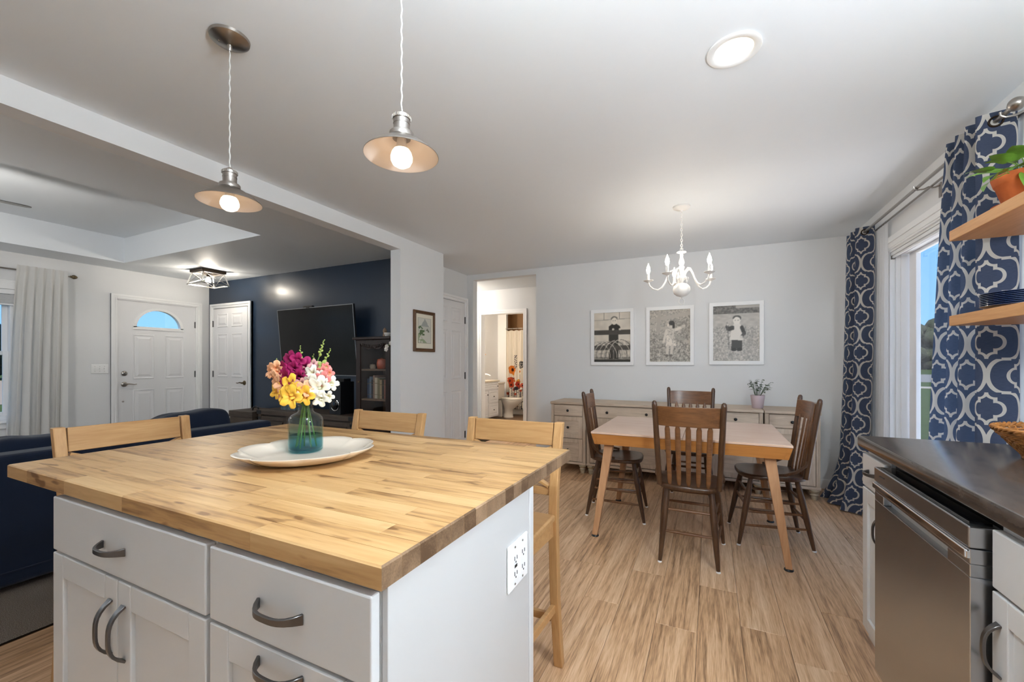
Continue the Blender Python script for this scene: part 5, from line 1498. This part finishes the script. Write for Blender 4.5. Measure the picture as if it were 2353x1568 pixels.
# ------------------------------------------------------------------ living room
# white curtain + rod at the living room window
rl = T('curtain_rod', 'thin brass curtain rod above the living room window', 'curtain rod', (0,0,0))
MB().rod((XL+.085, -.1, 2.245), (XL+.085, 2.215, 2.245), .008, n=12).o('rod', M_nickel, rl, True)
MB().lathe([(.010,0),(.013,.006),(.010,.012),(.020,.022),(.024,.036),(.020,.052),(.010,.064),(.002,.068)], 18, M=Matrix.Translation((XL+.085, 2.215, 2.245)) @ Matrix.Rotation(R(-90), 4, 'X')).o('finial', M_brass, rl, True)
for y0 in (.1, 2.195): MB().box(XL+.0008, XL+.006, y0-.01, y0+.01, 2.20, 2.26).rod((XL+.004, y0, 2.235), (XL+.085, y0, 2.235), .005, n=8).o('bracket', M_brass, rl)
curtain('linen_curtain', 'white linen curtain right of the living room window', M_wcurt, 1.79, 2.19, 1.68, 2.17, XL+.108, .016, .040, 6, 2.298, .025, 1.0, None, None, grom=False, pleat=.7, wob=.015, nu=110)
# light switches
sw = T('light_switch', 'white three-gang switch plate beside the front door', 'switch', (XL+.0005, 2.512, 1.147), R(90))
MB().box(-.082, .082, -.006, 0, -.058, .058).o('plate', M_plastic, sw, bev=.003)
for k in (-1, 0, 1):
    MB().box(k*.046-.005, k*.046+.005, -.016, -.006, -.004, .012).box(k*.046-.007, k*.046+.007, -.0075, -.005, -.013, .013).o('toggle', M_plastic, sw, bev=.001)
    MB().rod((k*.046, -.0075, .030), (k*.046, -.005, .030), .003, n=8).rod((k*.046, -.0075, -.030), (k*.046, -.005, -.030), .003, n=8).o('screws', M_nickel, sw)

# sofa, seen from behind
sf = T('sofa', 'navy fabric sofa with its back to the kitchen island', 'sofa', (0,0,0))
SXB = -3.315
sy0, sy1 = -.45, 2.30
MB().box(SXB-.16, SXB, sy0, sy1, .05, .745).o('back_frame', M_navy, sf, bev=.03, seg=4)
MB().box(SXB-.93, SXB-.10, sy0+.02, sy1-.02, .07, .30).o('base', M_navy, sf, bev=.02, seg=3)
for y0 in (sy0, sy1-.20): MB().box(SXB-.95, SXB-.165, y0, y0+.20, .06, .60).o('arm', M_navy, sf, bev=.04, seg=4)
for k in range(3):
    yy = sy0+.20+(sy1-sy0-.40)*(k+.5)/3
    MB().ball((SXB-.56, yy, .385), (.375, .385, .085), 32, 14, .35).o('seat_cushion', M_navy, sf, True, ang=80)
def pillow(parent, c, r, M=None, p=.45):
    q = MB().ball((0,0,0), r, 48, 26, p)
    s_ = c[1]*7
    def crump(v):
        x, y, z = v
        k = .016*math.sin(9*y/r[1]*.6+s_+5*z)+.012*math.sin(14*z+7*y+s_)+.010*math.sin(23*y-11*z+s_)
        e = abs(y/r[1])**4
        return (x*(1+k*3), y*(1-.04*(1-abs(z/r[2]))), z+k*.9+.022*e*(1 if z > 0 else 0)-.02*(1-e)*(1 if z > .1 else 0))
    q.v = [tuple((Matrix.Translation(c) @ (M or Matrix.Identity(4))) @ Vector(crump(v))) for v in q.v]
    return q.o('back_cushion', M_navy, parent, True, ang=80)
rx_ = lambda a: Matrix.Rotation(R(a), 4, 'X')
pillow(sf, (SXB-.27, .22, .60), (.11, .38, .24), rx_(2))
pillow(sf, (SXB-.27, 1.00, .58), (.11, .37, .245), rx_(3))
pillow(sf, (SXB-.27, 1.76, .605), (.11, .36, .265), rx_(10))
MB().tube([(SXB+.003, sy0+.02, .13), (SXB+.003, sy1-.02, .13)], .004, 6).o('welt', M_navy, sf, True)
for xx in (SXB-.06, SXB-.88):
    for yy in (sy0+.08, sy1-.08): MB().rod((xx, yy, .006), (xx, yy, .052), .02, .025, 12).o('foot', M_black, sf)

# TV
tv = T('television', 'large black television tilted down on the navy wall', 'television', (-4.437, YB-.005, 1.49))
Mt = Matrix.Translation((0, -.135, 0)) @ Matrix.Rotation(R(-1.8), 4, 'Z') @ Matrix.Rotation(R(5), 4, 'X')
w2_, h2_ = .695, .425
MB().box(-w2_, w2_, 0, .025, -h2_, h2_, M=Mt).o('shell', M_black, tv)
MB().box(-.45, .45, .025, .055, -.33, .10, M=Mt).o('rear_box', M_black, tv)
q = MB()
for a, b, c, d in ((-w2_, w2_, h2_-.008, h2_), (-w2_, w2_, -h2_, -h2_+.010), (-w2_, -w2_+.008, -h2_, h2_), (w2_-.008, w2_, -h2_, h2_)): q.box(a, b, -.004, 0, c, d, M=Mt)
q.o('bezel', mat('grey_bezel', (.32,.33,.35), .35, metal=.8), tv)
MB().box(-w2_+.008, w2_-.008, -.002, 0, -h2_+.010, h2_-.008, M=Mt).o('screen', mat('tv_screen', (.002,.002,.0025), .22, spec=.35), tv)
MB().box(-.10, .10, .0, .13, -.10, .10).o('wall_mount', M_black, tv)
wc = T('camera_bar', 'small black camera bar sitting on top of the television', 'camera', (-4.52, YB-.155, 1.914))
MB().box(-.10, .06, -.02, .02, 0.0, .022).o('bar', M_black, wc, bev=.004); MB().box(-.03, .02, -.03, .03, -.012, .002).o('clip', M_black, wc)

# media console
cz = .637
mc = T('media_console', 'rustic grey oak media console with black corner brackets', 'console', (0,0,0))
cx0, cx1, cy0, cy1 = -5.13, -3.49, 3.36, 3.755
MB().box(cx0, cx1, cy0-.01, cy1, cz-.055, cz).o('top', M_console, mc, bev=.003)
MB().box(cx0+.02, cx1-.02, cy0+.03, cy1-.01, .09, cz-.0555).o('carcass', M_console, mc)
for xx in (cx0+.01, cx1-.06, -4.60, -4.07): MB().box(xx, xx+.05, cy0, cy0+.03, .04, cz-.056).o('stile', M_console, mc, bev=.002)
for p0, p1 in ((cx0+.065, -4.605), (-4.015, cx1-.065)):
    q = MB(); q.box(p0, p0+.05, cy0+.004, cy0+.028, .10, cz-.075); q.box(p1-.05, p1, cy0+.004, cy0+.028, .10, cz-.075); q.box(p0+.05, p1-.05, cy0+.004, cy0+.028, .10, .15); q.box(p0+.05, p1-.05, cy0+.004, cy0+.028, cz-.125, cz-.075)
    d = q.o('door', M_console, mc, bev=.002)
    MB().bar((p0+.05, cy0+.016, .15), (p1-.05, cy0+.016, cz-.125), .016, .045, up=(0,1,0)).o('diagonal_brace', M_console, d)
for k in range(2): MB().box(-4.545, -4.075, cy0+.02, cy1-.02, .20+.18*k, .215+.18*k).o('shelf', M_console, mc)
for xx in (cx0-.002, cx1-.078):
    MB().box(xx, xx+.08, cy0-.013, cy0-.010, cz-.05, cz-.004).o('corner_bracket', M_black, mc)
    MB().box(xx+.01, xx+.06, cy0-.003, cy0+.0, cz-.115, cz-.085).o('corner_bracket', M_black, mc)
for xx in (cx0+.03, cx1-.08):
    for yy in (cy0+.04, cy1-.08): MB().box(xx, xx+.05, yy, yy+.05, .006, .0895).o('foot', M_console, mc)
# subwoofer, speaker on top
sb = T('subwoofer', 'glossy black speaker box standing on the media console', 'speaker', (-3.853, 3.52, cz))
MB().box(-.088, .088, -.10, .10, 0, .37).o('box', M_black, sb, bev=.004)
pts = [(.005+.062*math.cos(R(a)), -.103, .105+.062*math.sin(R(a))) for a in range(-150, 75, 15)]
MB().tube(pts, .0055, 8).o('chrome_arc', M_chrome, sb, True)
MB().lathe([(.055,0),(.05,.004),(.02,.010),(.002,.012)], 28, M=Matrix.Translation((0, -.1005, .105)) @ Matrix.Rotation(R(90), 4, 'X')).o('driver', M_gloss, sb, True)
s2 = T('speaker', 'small black centre speaker on top of the speaker box', 'speaker', (-3.85, 3.52, cz+.37))
MB().box(-.06, .085, -.05, .05, 0, .035).o('box', M_black, s2, bev=.003); MB().box(-.055, .08, -.0515, -.05, .003, .032).o('grille', mat('grille', (.02,.02,.02), .9), s2)
# blue book set on the console
M_bk = [mat('blue_cloth_a', (.085,.13,.16), .8, vary=.2), mat('blue_cloth_b', (.12,.17,.19), .8, vary=.2), mat('page_edge', (.55,.5,.42), .9)]
def book(x, y, z, w_, d_, h_, m, label, group, lean=0):
    t = T('book', label, 'book', (x, y, z), 0, group); t.rotation_euler = (0, lean, 0)
    q = MB(); q.box(0, w_, 0, .004, 0, h_); q.box(0, .003, .004, d_, 0, h_); q.box(w_-.003, w_, .004, d_, 0, h_); q.o('cover', m, t, bev=.001)
    MB().box(.0032, w_-.0032, .0042, d_-.004, .003, h_-.004).o('pages', M_bk[2], t)
    MB().box(.0, w_, -.0006, .001, h_*.72, h_*.75).box(0, w_, -.0006, .001, h_*.18, h_*.20).o('spine_bands', M_brass, t)
pos5 = ['leftmost', 'second from the left', 'third from the left', 'fourth from the left', 'fifth from the left', 'rightmost']
for k in range(6): book(-4.875+k*.045, 3.49, cz+.0005, .043, .15, .205, M_bk[k % 2], 'faded blue book on the media console, %s of the row' % pos5[k], 'blue books on the media console')
# storage trunk left of the console
tk = T('storage_trunk', 'dark brown wooden trunk with a black handle beside the console', 'trunk', (-5.42, 3.50, .006))
MB().box(-.23, .23, -.17, .20, 0, .52).o('body', M_console, tk, bev=.004); MB().box(-.24, .24, -.18, .21, .5202, .60).o('lid', M_console, tk, bev=.006)
MB().tube([(.05, -.05, .60), (.06, -.05, .635), (.11, -.05, .655), (.16, -.05, .64), (.18, -.05, .60)], .010, 8).o('handle', M_black, tk, True)

# curio cabinet
cu = T('curio_cabinet', 'dark carved wooden display cabinet with a glass door', 'cabinet', (0,0,0))
ux0, ux1, uy0, uy1, uz = -3.46, -2.985, 3.35, 3.755, 1.50
MB().box(ux0-.025, ux1+.025, uy0-.03, uy1, uz-.03, uz).o('top', M_curio, cu, bev=.006)
MB().box(ux0, ux0+.022, uy0+.022, uy1, .02, uz-.0305).o('side', M_curio, cu); MB().box(ux1-.022, ux1, uy0+.022, uy1, .02, uz-.0305).o('side', M_curio, cu)
MB().box(ux0+.0225, ux1-.0225, uy1-.015, uy1, .02, uz-.0305).o('back', M_curioin, cu)
for z in (.05, .50, .838, 1.158): MB().box(ux0+.0225, ux1-.0225, uy0+.03, uy1-.016, z-.018, z).o('shelf', M_curioin if z > .6 else M_curio, cu, bev=.001)
dr = MB().box(ux0+.004, ux0+.060, uy0, uy0+.021, .03, uz-.032).box(ux1-.060, ux1-.004, uy0, uy0+.021, .03, uz-.032).box(ux0+.060, ux1-.060, uy0, uy0+.021, .03, .10)
dr.box(ux0+.060, ux1-.060, uy0, uy0+.021, .44, .52)
mx_ = (ux0+ux1)/2; hw = (ux1-ux0)/2-.060
swag = [(mx_-hw, uz-.032)] + [(mx_-hw+2*hw*k/20, uz-.075-.055*math.sin(math.pi*k/20)**.7*(1 if 1 else 0)+.030*math.cos(2*math.pi*k/10)*.35) for k in range(21)] + [(mx_+hw, uz-.032)]
dr.prism(swag, uy0, uy0+.021, 'xz')
drm = dr.o('door', M_curio, cu)
cv = MB()
for k in range(13):
    f = (k-6)/6; 
    cv.ball((mx_+f*hw*.80, uy0-.004, uz-.082-.022*(1-f*f)), (.010, .007, .018), 8, 6, M=None)
cv.o('carving', M_curio, drm, True)
MB().box(ux0+.061, ux1-.061, uy0+.009, uy0+.012, .521, uz-.075).o('pane', M_pane, drm)
MB().rod((ux0+.050, uy0-.012, 1.02), (ux0+.050, uy0, 1.02), .008, n=10).o('door_knob', M_brass, drm)
M_red = mat('orange_red_glaze', (.42,.07,.022), .2, coat=.4)
def jar(x, y, z, r, h, label, m, g):
    t = T('jar', label, 'jar', (x, y, z), 0, g)
    MB().lathe([(r*.75,0),(r*.85,.003),(r,h*.35),(r*.98,h*.6),(r*.86,h*.78),(r*.90,h*.82),(r*.88,h*.84)], 22).o('body', m, t, True, ang=60)
    MB().lathe([(r*.88,h*.842),(r*.80,h*.90),(r*.25,h*.95),(r*.16,h*.96),(r*.18,h),(r*.02,h*1.02)], 22).o('lid', m, t, True, ang=60)
jar(-3.238, 3.50, 1.1585, .052, .118, 'large orange-red jar in the curio cabinet', M_red, 'jars in the curio cabinet')
jar(-3.135, 3.50, 1.1585, .036, .105, 'medium orange-red jar in the curio cabinet', M_red, 'jars in the curio cabinet')
jar(-3.050, 3.50, 1.1585, .032, .095, 'small orange-red jar at the edge of the curio cabinet', M_red, 'jars in the curio cabinet')
jar(-3.365, 3.50, 1.1585, .033, .055, 'small pale jar in the curio cabinet', mat('pale_glaze', (.34,.26,.17), .4), 'jars in the curio cabinet')
bc = [(.03,.05,.10,'dark blue'),(.10,.14,.20,'slate blue'),(.02,.02,.025,'black'),(.22,.13,.09,'tan'),(.40,.34,.25,'cream'),(.16,.14,.07,'olive'),(.30,.22,.12,'mustard brown'),(.05,.04,.03,'dark brown'),(.24,.09,.06,'rust'),(.15,.12,.10,'grey brown')]
xx = ux0+.075
for k, (a, b, c, nm) in enumerate(bc):
    wd = (.030,.026,.024,.022,.036,.032,.030,.028,.034,.026)[k]; hh = (.215,.235,.20,.25,.225,.215,.205,.195,.205,.19)[k]
    book(xx, 3.44, .8385, wd, .16, hh, mat('book_cover', (a, b, c), .7), '%s book on the shelf of the curio cabinet' % nm, 'books in the curio cabinet'); xx += wd+.0012
fg = T('figurine', 'small white bowl with a brown carved figure on the curio cabinet', 'figurine', (-3.10, 3.45, uz))
MB().lathe([(.022,0),(.030,.004),(.042,.03),(.043,.045),(.038,.044),(.03,.012),(.002,.008)], 20).o('bowl', M_chand, fg, True)
MB().lathe([(.020,0),(.022,.02),(.015,.045),(.022,.065),(.016,.085),(.004,.100)], 14, c=(-.045, .0, 0)).o('figure', mat('carved_wood', (.30,.20,.13), .6), fg, True)
# orchid on a stand in the gap beside the column
ps = T('plant_stand', 'slim dark plant stand between the curio cabinet and the column', 'stand', (-2.895, 3.42, .006))
MB().lathe([(.05,0),(.05,.015),(.015,.03),(.012,.90),(.015,.93),(.055,.94),(.055,.955)], 20).o('stand', M_bronze, ps, True)
oc = T('potted_orchid', 'white orchid spray reaching out beside the column', 'plant', (-2.895, 3.42, .9612))
MB().lathe([(.035,0),(.05,.08),(.052,.085),(.046,.085)], 20, cap1=False).lathe([(.046,.07),(.01,.075)], 20, cap0=False).o('pot', M_chand, oc, True)
MB().tube([(0,0,.07), (-.01,-.01,.25), (-.03,-.04,.42), (-.06,-.09,.46), (-.085,-.12,.43)], .003, 6).o('stem', M_stemg, oc, True)
for p in ((-.06,-.09,.465), (-.085,-.12,.43), (-.045,-.075,.44), (-.09,-.125,.40)):
    q = MB()
    for a in range(5):
        ang_ = 2*math.pi*a/5; q.ball((p[0]+.014*math.cos(ang_), p[1]-.004, p[2]+.014*math.sin(ang_)), (.013, .004, .010), 8, 6)
    q.o('blossom', mat('orchid_white', (.85,.80,.74), .5), oc, True)

# ------------------------------------------------------------------ bathroom beyond the hall
vn = T('vanity', 'white bathroom vanity with drawers and a pale top', 'vanity', (0,0,0))
VXF = -4.14; va0, va1 = 7.05, 8.02
MB().box(-4.575, VXF+.0, va0, va1, .08, .815).o('carcass', M_door, vn)
MB().box(-4.578, VXF-.0+.03, va0-.01, va1+.02, .8155, .85).o('top', mat('cream_top', (.70,.62,.50), .3), vn, bev=.004)
def vfront(name, y0, y1, z0, z1):
    q = MB()
    L = [[(VXF+.0005, y0, z0), (VXF+.0005, y1, z0), (VXF+.0005, y1, z1), (VXF+.0005, y0, z1)]]
    for i, x_ in ((0,.016),(.006,.018),(.04,.018),(.05,.012),(.07,.018)):
        L.append([(VXF+x_, y0+i, z0+i), (VXF+x_, y1-i, z0+i), (VXF+x_, y1-i, z1-i), (VXF+x_, y0+i, z1-i)])
    d = q.loops(L).o(name, M_door, vn)
    MB().ball((VXF+.028, y0+.05 if name == 'door' and False else (y0+y1)/2 if name == 'drawer' else y1-.04, (z0+z1)/2 if name == 'drawer' else z1-.08), .012, 10, 8).o('knob', M_bronze, d, True)
vfront('false_front', va0+.02, va1-.02, .66, .80)
vfront('door', va0+.02, 7.55, .10, .64); vfront('drawer', 7.57, va1-.02, .38, .64); vfront('drawer', 7.57, va1-.02, .10, .36)
fc = T('faucet', 'pale swan-necked faucet on the bathroom vanity', 'faucet', (-4.33, 7.72, .8502))
MB().lathe([(.05,0),(.05,.012),(.02,.02)], 18).tube([(0,0,.01), (.0,.0,.09), (.03,.03,.13), (.08,.06,.12), (.12,.08,.095)], [.02,.018,.015,.012,.010], 10).o('spout', M_plastic, fc, True)
MB().box(-.03, .03, -.16, -.06, 0, .025).o('lever', M_plastic, fc, bev=.006)
tl = T('toilet', 'white toilet in front of the shower curtain', 'toilet', (-4.05, 8.42, 0))
M_por = mat('porcelain', (.74,.70,.64), .12, coat=.5)
n_ = 32
def tring(rx_, ry_, z, ox=0): return [(ox+rx_*math.cos(2*math.pi*k/n_)*(1 if math.cos(2*math.pi*k/n_) > 0 else .8), ry_*math.sin(2*math.pi*k/n_), z) for k in range(n_)]
MB().loops([tring(.13,.11,0,-.05), tring(.12,.10,.05,-.05), tring(.115,.095,.18,-.04), tring(.19,.14,.27,0), tring(.265,.185,.36,.02), tring(.275,.19,.395,.02), tring(.26,.18,.40,.02)]).o('bowl', M_por, tl, True, ang=60)
MB().loops([tring(.285,.195,.401,.02), tring(.29,.20,.41,.02), tring(.285,.195,.422,.02)]).o('seat', M_por, tl, True, ang=60)
MB().loops([tring(.285,.195,.4225,.02), tring(.29,.20,.432,.02), tring(.27,.18,.442,.02), tring(.02,.02,.446,.02)]).o('lid', M_por, tl, True, ang=60)
MB().box(-.50, -.24, -.22, .22, .38, .74).o('tank', M_por, tl, bev=.02, seg=3); MB().box(-.51, -.23, -.23, .23, .7402, .775).o('tank_lid', M_por, tl, bev=.008)
MB().box(-.45, -.16, -.09, .09, .0, .379).o('foot', M_por, tl, bev=.02)
# tub, curtain
tu = T('bathtub', 'white bathtub behind the flowered curtain', 'bathtub', (0,0,0))
MB().box(-4.35, -2.46, 8.90, 8.94, .001, .48).box(-4.35, -2.46, 9.44, 9.495, .001, .48).box(-4.35, -4.28, 8.94, 9.44, .001, .48).box(-2.53, -2.46, 8.94, 9.44, .001, .48).box(-4.28, -2.53, 8.94, 9.44, .001, .12).o('tub', M_por, tu, bev=.01)
sr = T('shower_rod', 'dark shower curtain rod', 'curtain rod', (0,0,0))
MB().rod((-4.36, 8.84, 2.02), (-2.45, 8.84, 2.02), .012, n=12).o('rod', M_nickel, sr, True)
sc_ = T('shower_curtain', 'cream shower curtain printed with orange and red wildflowers', 'curtain', (0,0,0))
nx_, ny_ = 150, 190
X0, X1, ZB, ZT = -4.345, -2.60, .14, 1.985
q = MB(); q.grid(lambda u, v: (X0+(X1-X0)*u, 8.84+.030*math.sin(2*math.pi*13*u), ZB+(ZT-ZB-.02*abs(math.sin(math.pi*13*u)))*v), nx_, ny_)
o = q.o('panel', colattr('printed_curtain', trans=.25), sc_, True, ang=180, fix=False)
Vg, Ug = np.meshgrid(np.linspace(0, 1, ny_+1), np.linspace(0, 1, nx_+1), indexing='ij')
Ux = Ug*(X1-X0); Vz = ZB+Vg*(ZT-ZB)
A = np.ones((ny_+1, nx_+1, 3))*np.array([.78, .72, .62])
rs = np.random.RandomState(8)
stem_ = np.array([.05, .05, .06])
for k in range(60):
    x_ = .04+(X1-X0-.06)*k/60+rs.uniform(-.01, .01); top_z = rs.uniform(.45, 1.12)
    xt = x_+rs.uniform(-.05, .05)
    A[seg(Ux, Vz, (x_, ZB), (xt, top_z), .0055)] = stem_ if k % 3 else (.12, .10, .12)
    c = [(.62,.20,.04), (.45,.07,.03), (.55,.11,.06), (.05,.05,.06), (.62,.30,.05), (.30,.05,.04)][k % 6]
    r_ = rs.uniform(.022, .060)
    for j in range(7):
        a_ = j*.9+rs.rand(); A[ell(Ux, Vz, xt+r_*.55*math.cos(a_), top_z+r_*.55*math.sin(a_), r_*.55, r_*.55)] = c
    A[ell(Ux, Vz, xt, top_z, r_*.3, r_*.3)] = (.04,.02,.02)
    for j in range(4):
        zz = rs.uniform(ZB, top_z-.05); A[ell(Ux, Vz, x_+(xt-x_)*(zz-ZB)/(top_z-ZB)+rs.uniform(-.03,.03), zz, .016, .007, rs.uniform(-1, 1))] = stem_
for (bx_, bz_, rr_, cc_) in ((.16, 1.06, .085, (.66,.20,.035)), (.10, .80, .075, (.50,.085,.03)), (.13, .70, .055, (.46,.07,.03)), (.30, .72, .055, (.42,.05,.03)), (.52, 1.30, .07, (.66,.33,.04)), (.50, .84, .05, (.45,.10,.07)), (.52, .55, .055, (.22,.04,.04)), (.24, .26, .06, (.40,.18,.06))):
    for j in range(6): A[ell(Ux, Vz, bx_+rr_*.5*math.cos(j*1.05), bz_+rr_*.6*math.sin(j*1.05), rr_*.6, rr_*.65)] = cc_
    A[ell(Ux, Vz, bx_, bz_, rr_*.35, rr_*.45)] = (.06,.02,.015)
for j in range(26): A[ell(Ux, Vz, .235+.03*math.sin(j*2.4), 1.10+.012*j, .010, .012)] = (.05,.05,.07)
for j in range(40): A[ell(Ux, Vz, .385+.065*math.sin(j*2.4)*math.sqrt(j/40), 1.18+.085*math.cos(j*2.4)*math.sqrt(j/40), .010, .012)] = (.06,.06,.07)
setprint(o, A.reshape(-1, 3))
for k in range(13): MB().tube([(X0+.03+(X1-X0)*k/13, 8.84+.02*math.cos(2*math.pi*j/10), 2.012+.026*math.sin(2*math.pi*j/10)) for j in range(10)], .0025, 5, ring=True).o('hook', M_bronze, sc_, True)
# rope shelf on the left bathroom wall
rsf = T('rope_shelf', 'small wooden shelf hung on ropes in the bathroom', 'shelf', (-4.50, 7.72, 1.40))
MB().box(-.075, .075, -.27, .27, -.012, .010).o('board', M_shelf, rsf, bev=.002)
for yy in (-.24, .24):
    for xx in (-.06, .06): MB().tube([(xx, yy, .010), (-.02, 0, .62)], .0055, 6).o('rope', mat('jute', (.48,.36,.22), .9), rsf, True)
cd = T('candle', 'orange candle on the rope shelf', 'candle', (-4.49, 7.63, 1.4102)); MB().lathe([(.045,0),(.048,.01),(.048,.085),(.03,.09)], 18).o('wax', mat('orange_wax', (.62,.30,.12), .5), cd, True)
vb = T('bud_vase', 'dark round bud vase on the rope shelf', 'vase', (-4.48, 7.78, 1.4102))
MB().lathe([(.025,0),(.042,.03),(.035,.06),(.014,.075),(.014,.085)], 16).o('body', mat('dark_glaze', (.08,.03,.02), .3), vb, True)
q = MB()
for k in range(6): leafq(q, (0,0,.08), (math.cos(k), math.sin(k), 1.2), .06, .02)
q.o('sprig', M_leaf2, vb, fix=False)
